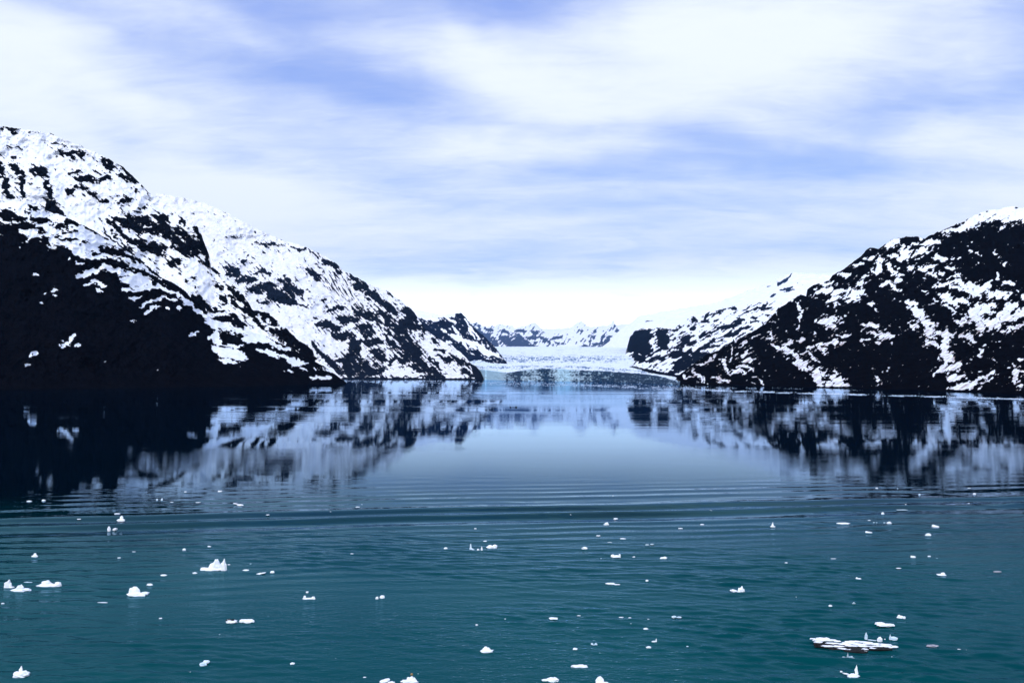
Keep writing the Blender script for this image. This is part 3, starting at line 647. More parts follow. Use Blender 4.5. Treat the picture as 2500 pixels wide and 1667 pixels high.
# ---------------------------------------------------------------- glacier
def build_glacier():
    xs = np.arange(1140, 1661, 1.0)
    base = interp([(1140, 926), (1183, 927), (1270, 929.5), (1390, 931), (1500, 933), (1600, 936.5), (1640, 938), (1661, 939)], xs)[0]
    top = interp([(1140, 901), (1176, 902), (1222, 908), (1240, 911), (1270, 905), (1305, 901), (1350, 901), (1400, 903), (1480, 907), (1560, 912), (1600, 917), (1627, 923), (1650, 930), (1661, 933)], xs)[0]
    bD = np.array([water_D(a, b) for a, b in zip(xs, base)])
    bD = np.minimum(bD, 3450)
    bD = np.maximum(bD, np.interp(xs, [1140, 1165, 1178, 1186, 1187], [4300, 3850, 3600, 3420, 0]))
    rows = []
    NF = 34
    ctrl = [(0.0, base, bD)]
    mid = (lambda y0, yend: interp([(1140, y0), (1400, y0), (1530, (y0 + yend) / 2), (1661, yend)], xs)[0])
    levels = [(mid(898, 917), 3800), (mid(890, 905), 4200), (mid(886, 896), 4500), (mid(868, 880), 5300), (mid(864.5, 872), 6000), (mid(857, 866), 6900), (mid(852, 858), 8600), (mid(846, 850), 10500)]
    Prow, S1, S2 = [], [], []
    for i in range(NF + 1):
        v = i / NF
        py = base + (top - base) * v
        D = bD * (1 + 0.006 * v)
        px = xs
        n = 0.5 * fbm(px / 9, py / 14, 4, 900, 0.6, True) + 0.5 * fbm(px / 26, py / 60, 3, 905)
        Prow.append((px, py, D * (1 + 0.006 * n)))
        S1.append(np.ones_like(xs))
    prev = (top, bD * 1.006)
    nrows = [14, 16, 10, 40, 10, 16, 8, 8]
    for (ly, lD), nr in zip(levels, nrows):
        ly = np.minimum(ly, prev[0] - 0.8)
        lD = np.maximum(np.full_like(xs, lD), prev[1] * 1.04)
        for k in range(1, nr + 1):
            t = k / nr
            py = prev[0] + (ly - prev[0]) * t
            D = prev[1] + (lD - prev[1]) * t
            Prow.append((xs, py, D))
            S1.append(np.zeros_like(xs))
        prev = (ly, lD)
    px = np.array([r[0] for r in Prow])
    py = np.array([r[1] for r in Prow])
    D = np.array([r[2] for r in Prow])
    front = np.array(S1)
    X, Y, Z = unproj(px, py, D)
    # seracs and crevasses of the tongue, real blocks a few metres high
    f1, f2 = voronoi(X / 34 + 0.6 * fbm(X / 60, Y / 90, 3, 71), Y / 60, 5)
    crack = np.clip((f2 - f1) / 0.25, 0, 1)
    g1, g2 = voronoi(X / 15, Y / 30, 15)
    crack2 = np.clip((g2 - g1) / 0.3, 0, 1)
    step1 = np.clip(1 - np.abs(py - 877) / 11, 0, 1) * np.clip((1560 - px) / 100, 0, 1)
    rough = (1 - front) * np.clip(0.30 + 1.1 * step1 + 0.9 * np.clip(1 - np.abs(py - mid(897, 912)[None]) / 6, 0, 1), 0, 1.3)
    Z = Z + rough * (7 * (crack - 0.6) + 4 * (crack2 - 0.5) + 6 * fbm(X / 50, Y / 80, 4, 88))
    # dirt on the ice: dark debris on the face and thin lines above; crevasse shade painted into the colour
    S = np.zeros_like(px)
    a = fbm(px / 22, py / 9, 5, 61, 0.62)
    b = fbm(px / 5, py / 3.5, 4, 67, 0.6)
    dark_face = np.clip(0.50 + 1.1 * a + 1.1 * b, 0, 1)
    for (x0, w_, amt) in ((1195, 34, 1.2), (1375, 24, 0.6), (1300, 22, 0.1), (1415, 20, 0.15), (1335, 16, -0.4), (1560, 90, -0.45), (1460, 50, -0.2), (1250, 24, -0.25)):
        dark_face -= amt * np.exp(-((px - x0) / w_) ** 2)
    up = fbm(px / 30, py / 2.2, 5, 91, 0.65) + 0.6 * fbm(px / 6, py / 2.0, 4, 93, 0.6)
    dark_up = np.clip(rough * (0.22 + 1.7 * up) + 0.5 * rough * (1 - crack2), 0, 0.9)
    S = np.where(front > 0.5, np.clip(dark_face, 0, 1), dark_up)
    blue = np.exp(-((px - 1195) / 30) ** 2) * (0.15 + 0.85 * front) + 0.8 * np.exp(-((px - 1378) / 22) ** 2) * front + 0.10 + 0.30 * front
    low = np.stack([X[0], Y[0] + 1, X[0] * 0 - 9], -1)
    P = np.concatenate([low[None], np.stack([X, Y, Z], -1)], 0)
    pad = lambda A: np.concatenate([A[:1], A], 0)
    m, t = material('glacier_ice')
    pos = t.n('ShaderNodeTexCoord').outputs['Object']
    nn = t.noise(pos, 0.07, 6, 0.65)
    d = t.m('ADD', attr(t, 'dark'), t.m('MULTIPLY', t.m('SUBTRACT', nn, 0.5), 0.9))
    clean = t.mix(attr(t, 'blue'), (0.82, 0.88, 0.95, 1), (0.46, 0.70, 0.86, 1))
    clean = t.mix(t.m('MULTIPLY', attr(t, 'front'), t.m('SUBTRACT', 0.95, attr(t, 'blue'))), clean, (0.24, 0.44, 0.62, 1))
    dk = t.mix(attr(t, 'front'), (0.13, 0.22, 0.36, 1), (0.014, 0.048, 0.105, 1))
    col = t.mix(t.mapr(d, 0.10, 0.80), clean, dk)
    bmp = t.n('ShaderNodeBump', ins={'Strength': 0.8, 'Distance': 4.0, 'Height': t.noise(pos, 0.06, 8, 0.65)})
    bs = t.n('ShaderNodeBsdfPrincipled', ins={'Base Color': col, 'Roughness': 0.7, 'Specular IOR Level': 0.15, 'Normal': bmp.outputs[0]})
    t.n('ShaderNodeOutputMaterial', ins={0: bs.outputs[0]})
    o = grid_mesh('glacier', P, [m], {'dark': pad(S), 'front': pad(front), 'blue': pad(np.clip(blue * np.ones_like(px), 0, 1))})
    setp(o, 'glacier tongue ending in a dark, dirt streaked ice cliff at the head of the inlet', None, None, 'structure')


build_glacier()


# ---------------------------------------------------------------- water
WL = [water_D(0, 1289), water_D(1250, 1257), water_D(2500, 1230)]
WX = [-1250 / F * WL[0], 0.0, 1250 / F * WL[2]]


def build_water():
    a_f = np.radians(np.linspace(-46, 46, 900))
    a_r = np.radians(np.linspace(46, 314, 60))[1:-1]
    A = np.concatenate([a_f, a_r, [a_f[0] + 2 * math.pi]])
    r = np.concatenate([np.linspace(2, 28, 12), np.geomspace(30, 130, 620), np.geomspace(131, 700, 150), np.geomspace(720, 42000, 60)])
    AA, RR = np.meshgrid(A, r)
    x, y = RR * np.sin(AA), RR * np.cos(AA)
    rng = np.random.RandomState(4)
    h = np.zeros_like(x)
    res = np.maximum(RR * 0.0018, np.gradient(r)[:, None])
    ruff = np.clip(0.55 + 1.6 * fbm(x / 38, y / 16, 3, 31), 0.1, 1.5)
    for i in range(46):
        lam = 0.55 * (6.0 / 0.55) ** (i / 45)
        th = math.radians(86 + rng.normal(0, 16))
        k = 2 * math.pi / lam
        amp = lam * (0.014 if lam < 1.6 else 0.0042)
        fade = np.clip((lam / (res * 3.0)) - 0.4, 0, 1)
        wob = 0.9 * lam * fbm(x / (lam * 7), y / (lam * 7), 2, 300 + i)
        h += amp * fade * np.sin(k * (x * math.cos(th) + y * math.sin(th) + wob) + rng.rand() * 6.28)
    h *= ruff * 0.52 * (0.05 + 0.95 * np.clip((104 - (y - 0.136 * x)) / 48, 0, 1))
    # the ship's wake: one long swell crossing the frame and its followers
    yl = np.interp(x, WX, WL) + 1.0 * fbm(x / 30, y * 0 + 3, 2, 55)
    yl = np.where(x < WX[0], WL[0] + (x - WX[0]) * 0.16, yl)
    yl = np.where(x > WX[2], WL[2] + (x - WX[2]) * 0.13, yl)
    s = y - yl
    env = np.exp(-((s - 1) / 5.5) ** 2)
    h += 0.22 * env * np.cos(2 * math.pi * s / 6.5) * (0.85 + 0.6 * fbm(x / 22, s / 9, 2, 56))
    for off, wl, am, wd in ((13, 4.0, 0.020, 9), (-12, 3.0, 0.028, 8), (-24, 2.4, 0.020, 9), (24, 6, 0.004, 8)):
        q = s - off + 1.2 * fbm(x / 18, y / 18, 3, 60 + int(off) % 17)
        h += am * np.exp(-(q / wd) ** 2) * np.cos(2 * math.pi * q / wl) * (0.5 + 1.6 * np.clip(fbm(x / 14, y / 8, 3, 70 + int(off) % 13) + 0.3, 0, 1))
    h *= np.clip(1.6 - RR / 420, 0, 1) * (np.cos(AA) > 0)
    P = np.stack([x, y, h], -1)
    m, t = material('sea_water')
    pos = t.n('ShaderNodeTexCoord').outputs['Object']
    sp = t.n('ShaderNodeSeparateXYZ', ins={0: pos})
    dist = t.n('ShaderNodeVectorMath', operation='LENGTH', ins={0: pos}).outputs['Value']
    mp = lambda s_, o_=(0, 0, 0): t.n('ShaderNodeMapping', ins={0: pos, 1: o_, 3: s_}).outputs[0]
    small = t.noise(mp((1.0, 1.7, 1)), 2.4, 3, 0.55, 0.3)
    tiny = t.noise(mp((1.0, 1.6, 1), (3, 1, 0)), 7.0, 2, 0.5)
    mid = t.noise(mp((0.45, 1.5, 1)), 0.85, 3, 0.5, 0.4)
    far = t.noise(mp((0.35, 1.0, 1)), 0.11, 3, 0.5)
    patch = t.mapr(t.noise(mp((0.10, 1.0, 1)), 0.011, 4, 0.55), 0.40, 0.64, 0.25, 1.9)
    patch2 = t.mapr(t.noise(mp((0.6, 1.0, 1)), 0.035, 3, 0.5), 0.35, 0.65, 0.5, 1.35)
    near = t.mapr(t.m('SUBTRACT', sp.outputs[1], t.m('MULTIPLY', sp.outputs[0], 0.136)), 46.0, 98.0, 1.0, 0.0)
    hgt = t.m('ADD', t.m('MULTIPLY', small, 0.042), t.m('MULTIPLY', tiny, 0.010))
    hgt = t.m('ADD', hgt, t.m('MULTIPLY', mid, 0.055))
    gain = t.m('MULTIPLY', t.m('ADD', 0.034, t.m('MULTIPLY', near, 0.966)), patch2)
    gain = t.m('MULTIPLY', gain, t.m('ADD', t.m('MULTIPLY', near, t.m('SUBTRACT', 1.0, patch)), patch))
    hh = t.m('MULTIPLY', hgt, gain)
    hh = t.m('ADD', hh, t.m('MULTIPLY', t.m('MULTIPLY', far, patch), t.mapr(dist, 100, 500, 0.0, 0.05)))
    bmp = t.n('ShaderNodeBump', ins={'Strength': 1.0, 'Distance': 1.0, 'Height': hh})
    N = bmp.outputs[0]
    fr = t.n('ShaderNodeFresnel', ins={'IOR': 1.16, 'Normal': N}).outputs[0]
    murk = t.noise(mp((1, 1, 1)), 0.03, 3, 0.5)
    refl_fade = t.mapr(t.m('ADD', sp.outputs[1], t.m('MULTIPLY', murk, 60.0)), 76.0, 150.0, 1.0, 0.0)  # body colour darkened beyond the wake, painting in the change of reflection
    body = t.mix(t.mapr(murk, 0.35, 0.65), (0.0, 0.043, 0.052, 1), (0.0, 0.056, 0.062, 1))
    body = t.mix(refl_fade, (0.0, 0.004, 0.009, 1), body)
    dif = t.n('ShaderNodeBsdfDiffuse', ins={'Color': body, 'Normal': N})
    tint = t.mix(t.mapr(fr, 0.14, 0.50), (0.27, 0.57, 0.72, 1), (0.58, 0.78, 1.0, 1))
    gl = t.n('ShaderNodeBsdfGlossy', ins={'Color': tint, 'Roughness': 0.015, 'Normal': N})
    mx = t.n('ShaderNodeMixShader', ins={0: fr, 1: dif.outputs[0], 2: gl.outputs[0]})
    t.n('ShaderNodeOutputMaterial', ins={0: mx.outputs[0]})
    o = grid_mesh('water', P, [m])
    setp(o, 'calm blue-green sea water of the inlet', None, None, 'structure')


build_water()


# ---------------------------------------------------------------- ice floating on the water
def blob(verts, faces, cx, cy, cz, rx, ry, rz, rnd, sub=2, rough=0.25, spike=0.0, tilt=0.0):
    """an irregular, faceted lump; rz may be much smaller than rx"""
    n0 = len(verts)
    nu, nv = (14, 9) if sub == 2 else (8, 6)
    s1, s2, s3 = rnd.random() * 50, rnd.random() * 50, rnd.random() * 50
    pts = []
    for j in range(1, nv):
        th = math.pi * j / nv
        for i in range(nu):
            ph = 2 * math.pi * (i + 0.5 * (j % 2)) / nu
            pts.append((math.sin(th) * math.cos(ph), math.sin(th) * math.sin(ph), math.cos(th)))
    pts = [(0, 0, 1)] + pts + [(0, 0, -1)]
    q = np.array(pts)
    n = fbm(q[:, 0] * 1.6 + s1, q[:, 2] * 1.6 + q[:, 1] * 1.3 + s2, 3, 5, 0.6) + 0.6 * gnoise(q[:, 1] * 3.1 + s3, q[:, 0] * 3.1 + s1, 3)
    rr = 1 + rough * 1.7 * n
    q = q * rr[:, None]
    if spike:
        q[:, 2] *= 1 + spike * np.clip(1 - np.abs(q[:, 0] - 0.2) * 3, 0, 1)
    q = np.sign(q) * np.abs(q) ** 0.9
    for p in q:
        x, y, z = p[0] * rx, p[1] * ry, p[2] * rz
        z += tilt * p[0] * rx
        verts.append((cx + x, cy + y, cz + z))
    last = n0 + len(q) - 1
    ring = lambda j, i: n0 + 1 + (j - 1) * nu + (i % nu)
    for i in range(nu):
        faces.append((n0, ring(1, i), ring(1, i + 1)))
        faces.append((last, ring(nv - 1, i + 1), ring(nv - 1, i)))
        for j in range(1, nv - 1):
            faces.append((ring(j, i), ring(j + 1, i), ring(j + 1, i + 1), ring(j, i + 1)))


def mesh_obj(name, verts, faces, mat, parent=None, smooth=False):
    me = bpy.data.meshes.new(name)
    me.from_pydata(verts, [], faces)
    me.materials.append(mat)
    if smooth:
        me.polygons.foreach_set('use_smooth', [True] * len(me.polygons))
    o = bpy.data.objects.new(name, me)
    sc.collection.objects.link(o)
    if parent:
        o.parent = parent
    return o


KT = 0.31064


def tile_px(tile, zx, zy):
    return 625 * tile + zx * KT, 1180 + zy * KT


ICE = []      # (px, py, width px, obj, fixed label or None)


def ice(tile, lobes, label=None, mat=None, seed=None):
    """lobes: (centre x, waterline y, width, height) in the enlarged tile of the photograph; the waterline is the piece's lower edge"""
    cx = sum(l[0] for l in lobes) / len(lobes)
    by = max(l[1] for l in lobes)
    px, py = tile_px(tile, cx, by)
    D = water_D(px, py)
    ppm = F / D                        # photo pixels per metre
    X0, Y0, _ = unproj(px, py, D)
    rnd = random.Random(int(cx * 7 + by * 13 + tile * 1009) if seed is None else seed)
    verts, faces = [], []
    graze = HC / D
    total = max(l[0] + l[2] / 2 for l in lobes) - min(l[0] - l[2] / 2 for l in lobes)
    for lb in lobes:
        lx, ly, lw, lh = lb[:4]
        spike = lb[4] if len(lb) > 4 else 0.0
        tilt = lb[5] if len(lb) > 5 else 0.0
        wm, hm = lw * KT / ppm, lh * KT / ppm
        dep = min(0.55 * wm, hm * 0.55 / graze)
        top = max(0.45 * hm, hm - dep * graze * 0.9)
        off = (by - ly) * KT / ppm / graze * 0.5          # a lobe whose edge sits higher floats farther away
        off = min(off, 0.5 * total * KT / ppm)
        lift = max(0.0, (by - ly) * KT / ppm - off * graze)
        blob(verts, faces, (lx - cx) * KT / ppm, dep * 0.5 + off, top * 0.18 + lift * 0.8, wm * 0.5, dep * 0.5, top * 0.82, rnd, 2 if lw > 34 else 1, 0.26, spike, tilt)
    o = mesh_obj('ice_floe' if total > 60 else 'ice_chunk', verts, faces, mat or M_ice)
    o.location = (float(X0), float(Y0), 0.0)
    ICE.append([px, py, total * KT, o, label])
    return o


# pieces large enough to be told apart by their look
ice(0, [(1660, 685, 190, 30), (1680, 680, 90, 70, 0.7), (1750, 684, 48, 76, 0.5), (1600, 672, 80, 16, 0, -0.1)], 'large white floe with two pointed peaks, left of centre', seed=3)
ice(0, [(50, 818, 56, 54, 0.3), (80, 820, 50, 14)], 'squarish upright white ice block at the left edge')
ice(0, [(145, 850, 140, 34), (140, 846, 60, 50, 0.3)], 'wedge of white ice just in front of the upright block at the left edge')
ice(0, [(210, 782, 74, 12)], 'thin flat sliver of ice between the left edge block and the humped floe', M_ice_blue)
ice(0, [(365, 812, 185, 30), (345, 805, 80, 46), (440, 806, 56, 36)], 'long white floe with a hump and raised right end, near the left edge')
ice(0, [(1060, 885, 150, 36), (1030, 870, 86, 62), (1110, 862, 66, 16)], 'white floe with a rounded dome on the left and a flat tail to the right')
ice(0, [(1815, 1100, 90, 34), (1790, 1094, 36, 32)], 'left half of a pair of floes, white with dark spots')
ice(0, [(1935, 1096, 110, 36), (1900, 1088, 50, 26), (1965, 1090, 50, 26)], 'right half of a pair of floes, clean white and low')
ice(0, [(142, 1526, 118, 62), (128, 1490, 30, 50, 0.8), (160, 1510, 80, 46)], 'rounded white ice lump with a small knob on top, bottom left corner')
ice(0, [(1590, 1432, 60, 30), (1602, 1405, 52, 24)], 'small stacked pair of ice lumps in the lower left, one above the other', M_ice_blue)
ice(0, [(943, 296, 62, 20), (940, 288, 30, 36, 0.3)], 'white stepped ice chunk beside the wake, left part of the bay')
ice(0, [(1883, 174, 48, 14), (1835, 160, 40, 8, 0, -0.2)], 'small floe with a thin curved tail in the calm water left of centre')
ice(0, [(852, 368, 26, 28, 0.4), (893, 364, 34, 18, 0, 0.25)], 'small curved ice piece with an upright left end, below the stepped chunk')
ice(0, [(265, 578, 48, 18), (262, 572, 26, 26)], 'small pyramid of ice near the left edge, in the rippled dark water')
ice(1, [(30, 712, 78, 14, 0, 0.18)], 'thin bright sliver rising to the right, right of the twin-peaked floe')
ice(1, [(415, 910, 92, 16), (380, 906, 24, 28), (445, 906, 30, 20)], 'low white floe with an upright left end, lower left of centre')
ice(1, [(400, 860, 20, 16)], 'tiny cube of ice just behind the low floe with the upright end')
ice(1, [(950, 908, 22, 20)], 'left, smaller of two ice lumps floating side by side left of centre')
ice(1, [(990, 902, 38, 26)], 'right, larger of two ice lumps floating side by side left of centre')
ice(1, [(1700, 522, 44, 14, 0, -0.3), (1686, 505, 14, 28, 0.6)], 'thin blade of ice leaning left, next to the bright oval floe in the middle', M_ice_blue)
ice(1, [(1745, 524, 20, 12), (1774, 526, 16, 24, 0.8)], 'twin ice points between the leaning blade and the bright oval floe')
ice(1, [(1856, 508, 84, 24), (1840, 500, 40, 20), (1878, 498, 36, 20)], 'bright white oval floe in the middle of the frame')
ice(1, [(1813, 1330, 104, 34), (1810, 1318, 60, 40)], 'humped white ice lump alone in the teal water, lower middle')
ice(1, [(283, 1421, 38, 18)], 'small round ice lump alone in the lower left teal water')
ice(1, [(1005, 1565, 95, 34, 0, 0.28)], 'slanted white slab at the bottom edge, left of the peaked lump')
ice(1, [(1062, 1572, 58, 22)], 'low oval ice piece touching the slanted slab at the bottom edge')
ice(1, [(1200, 1568, 132, 34), (1215, 1552, 76, 40, 0.3)], 'peaked white lump at the bottom edge with a small brown stain')
ice(2, [(817, 580, 70, 20), (795, 572, 28, 18), (846, 578, 18, 26)], 'lumpy white floe with three humps, right of centre')
ice(2, [(573, 518, 46, 22)], 'grey-white half dome of ice, left of the three-humped floe')
ice(2, [(873, 438, 46, 11)], 'flat oval floe in the rippled water behind the three-humped floe')
ice(2, [(1193, 592, 54, 18, 0, 0.1)], 'smooth white lozenge of ice, right of the three-humped floe')
ice(2, [(775, 792, 72, 16), (825, 797, 50, 10)], 'long flat tapering floe in the middle right of the frame')
ice(2, [(1752, 848, 56, 20, 0, -0.15), (1806, 856, 54, 40, 0.6)], 'bow-tie shaped white floe with a pointed right half, right of centre')
ice(2, [(327, 1067, 66, 20)], 'low white mound in the lower middle of the frame')
ice(2, [(1275, 1052, 34, 16), (1315, 1054, 40, 12)], 'narrow double lump of ice right of centre in the teal water', M_ice_blue)
ice(2, [(1052, 1149, 38, 18)], 'round white lump of ice, right of centre in the teal water')
ice(2, [(632, 1262, 20, 12), (660, 1266, 24, 14, 0.6), (645, 1268, 34, 6)], 'thin broken crescent of ice, lower middle', M_ice_blue)
ice(2, [(1115, 1248, 34, 16), (1135, 1244, 12, 24, 0.5)], 'upper of two small pieces, a hooked crescent of ice')
ice(2, [(1076, 1291, 38, 16)], 'lower of two small pieces, a flat white oval')
ice(2, [(497, 1307, 38, 18)], 'small white oval alone in the lower middle teal water')
ice(2, [(530, 1446, 120, 28), (545, 1440, 80, 24)], 'long flat white slab of ice near the bottom, right of centre')
ice(2, [(270, 1550, 70, 20), (325, 1560, 96, 44)], 'rough white hump with a low left tail at the bottom edge, middle')
ice(2, [(706, 1578, 112, 28), (695, 1560, 60, 46, 0.4)], 'angular stepped white block at the bottom edge, right of centre')
ice(2, [(745, 326, 36, 20, 0.5)], 'small pointed white chunk just below the wake, right of centre')
ice(2, [(1553, 222, 42, 12, 0, 0.25)], 'white splinter lying across the wake line on the right')
ice(2, [(1065, 486, 34, 12), (1105, 480, 34, 9)], 'scatter of faint ice crumbs in the ripples, right of centre', M_ice_dull)
ice(3, [(41, 342, 38, 12), (42, 338, 18, 26, 0.8)], 'small pointed ice tooth in the rippled water on the right')
ice(3, [(1053, 1060, 42, 24), (1036, 1058, 34, 28)], 'rounded white ball of ice behind the long white slab, lower right')
ice(3, [(1075, 1062, 18, 20)], 'little white knob stuck to the right of the rounded ice ball, lower right')
ice(3, [(930, 1120, 150, 26), (900, 1110, 80, 26)], 'long white pointed slab just behind the black-streaked berg')
ice(3, [(782, 1224, 24, 44, 1.0), (825, 1234, 90, 10, 0, -0.1)], 'thin fin of ice with a long submerged tail behind the black-streaked berg', M_ice_blue)
ice(3, [(884, 1240, 40, 34, 0.3)], 'angular white lump between the fin and the smooth dome, behind the streaked berg')
ice(3, [(921, 1228, 16, 10)], 'tiny crumb right of the angular lump behind the streaked berg')
ice(3, [(994, 1230, 68, 32), (965, 1226, 16, 34, 0.7)], 'smooth dome of ice with a thin upright flake at its left, lower right', M_ice_blue)
ice(3, [(630, 1372, 96, 10), (600, 1370, 30, 14), (630, 1370, 16, 30, 0.9), (655, 1370, 36, 18)], 'dull glassy ice with three small peaks, in front of the streaked berg', M_ice_dull)
ice(3, [(392, 1278, 40, 9)], 'small dull chip off the left end of the streaked berg', M_ice_dull)
ice(3, [(680, 1532, 84, 44), (718, 1500, 26, 60, 0.6), (724, 1462, 24, 20), (640, 1495, 60, 12, 0, -0.2), (608, 1475, 22, 12)], 'swan shaped white ice with a raised right neck, bottom right')
ice(3, [(1302, 1282, 96, 20)], 'half sunken dull greyish ice slab, right of the streaked berg', M_ice_dirt)
ice(3, [(1505, 1308, 30, 12, 0.4)], 'small bright chip with two points, lower right corner area')
ice(3, [(1372, 724, 68, 18), (1388, 718, 34, 24)], 'white floe with a raised right end, right side of the frame')
ice(3, [(1810, 698, 62, 15)], 'dull greyish floe, farthest right in the teal water', M_ice_dirt)
ice(3, [(718, 754, 42, 14), (705, 748, 18, 14)], 'small two-lobed white chunk, right part of the frame')
ice(3, [(600, 318, 104, 14)], 'long thin white floe tapering to the left, in the ripples on the right')
ice(3, [(957, 315, 36, 16, 0.3)], 'small humped chunk right of the long thin floe')
ice(3, [(799, 390, 56, 14), (785, 384, 20, 12)], 'small flat white floe below the long thin floe')
ice(3, [(1325, 344, 50, 16), (1312, 338, 24, 18)], 'white angular chunk in the dark ripples near the right edge')
ice(3, [(1266, 412, 44, 20, 0.4)], 'peaked chunk just below the angular chunk near the right edge')
ice(3, [(1148, 584, 36, 18), (1135, 578, 12, 14)], 'small jagged white piece, right side, above the raised-end floe')
ice(3, [(1090, 176, 50, 10), (1090, 173, 20, 12)], 'flat chunk with a small top at the edge of the dark reflection on the right')
ice(3, [(1058, 210, 86, 8)], 'broken line of thin ice below the flat chunk, on the right', M_ice_dull)
ice(3, [(905, 243, 26, 16, 0.5)], 'small pointed chip left of the broken thin ice line on the right')
ice(3, [(494, 965, 28, 14)], 'small bright round chip in the teal water, right of centre')
ice(3, [(678, 946, 28, 14, 0.8)], 'faint glassy double point, right of the small bright round chip', M_ice_dull)
ice(3, [(1627, 86, 26, 12)], 'small bright chip inside the dark reflection near the right edge')
# small chips
SM = {0: [(222, 143, 38, 10), (340, 138, 28, 14), (245, 270, 22, 6), (1232, 134, 14, 16), (1270, 134, 16, 18), (1725, 66, 34, 12), (915, 241, 46, 10), (615, 282, 34, 7), (1348, 148, 25, 5), (1555, 150, 40, 5), (1488, 313, 28, 12), (932, 586, 26, 8), (1048, 537, 28, 5),
          (1642, 498, 30, 10), (1445, 524, 28, 16), (1797, 639, 22, 7), (1527, 710, 36, 16), (1283, 727, 46, 16), (1927, 686, 52, 14), (1170, 801, 48, 18), (800, 938, 84, 8), (1258, 1062, 26, 10), (18, 945, 26, 10), (1492, 1488, 26, 12), (1160, 397, 20, 4), (1968, 632, 14, 5), (1455, 68, 20, 7), (1725, 1186, 8, 5), (830, 725, 10, 4)],
      1: [(125, 703, 36, 18), (90, 248, 28, 7), (365, 224, 34, 6), (797, 186, 34, 6), (752, 556, 30, 9), (1725, 356, 20, 7), (1800, 457, 30, 10), (1490, 515, 28, 16), (852, 1523, 26, 7), (1735, 1112, 20, 9), (1958, 1066, 12, 8), (627, 1375, 8, 4), (1274, 1496, 12, 5), (585, 224, 20, 5), (797, 216, 12, 4), (832, 166, 10, 4)],
      2: [(795, 100, 16, 7), (460, 253, 20, 10), (815, 280, 34, 11), (722, 324, 12, 5), (1497, 325, 32, 9), (1327, 355, 36, 7), (680, 413, 34, 9), (768, 462, 38, 3), (959, 579, 22, 8), (1063, 766, 24, 12), (525, 1039, 28, 6), (927, 1056, 26, 7), (860, 1052, 38, 6), (1072, 1067, 20, 5), (1380, 1281, 18, 7), (1083, 247, 10, 4), (700, 590, 12, 4), (935, 1101, 14, 4)],
      3: [(858, 37, 20, 6), (1194, 92, 18, 12), (1585, 37, 22, 4), (1580, 159, 20, 6), (799, 291, 28, 5), (835, 308, 16, 6), (855, 308, 10, 5), (918, 309, 18, 5), (1270, 575, 26, 10), (517, 592, 42, 5), (145, 627, 22, 10), (1031, 668, 40, 8), (222, 892, 7, 4), (1560, 1310, 20, 7), (1330, 588, 16, 4), (1020, 40, 10, 4), (975, 1362, 8, 6)]}
for tl, lst in SM.items():
    for c in lst:
        ice(tl, [c], None, M_ice if c[2] > 18 else M_ice_blue)

# labels for the small chips: how they look and which named neighbour they float beside
named = [i for i in ICE if i[4]]
short = {}
for p in named:
    t_ = p[4].split(',')[0]
    t_ = ' '.join(t_.split()[:9])
    short[id(p)] = t_
used = {}
for p in ICE:
    px, py, wd, o, lab = p
    if lab is None:
        best = None
        for q in sorted(named, key=lambda q: math.hypot(q[0] - px, (q[1] - py) * 1.6)):
            dx, dy = px - q[0], (py - q[1])
            if abs(dx) > abs(dy) * 1.6:
                rel = 'right of' if dx > 0 else 'left of'
            elif dy > 0:
                rel = 'in front of'
            else:
                rel = 'behind'
            if (q[4], rel) not in used:
                best = (q, rel)
                break
        q, rel = best
        used[(q[4], rel)] = 1
        size = 'tiny' if wd < 6 else ('small' if wd < 11 else 'slim')
        noun = {'tiny': 'speck of ice', 'small': 'ice chip', 'slim': 'ice piece'}[size]
        p_lab = '%s %s %s the %s' % (size, noun, rel, short[id(q)])
        lab = ' '.join(p_lab.split()[:16])
    setp(o, lab, 'ice floe' if o.name.startswith('ice_floe') else 'ice chunk', 'ice pieces floating in the bay')


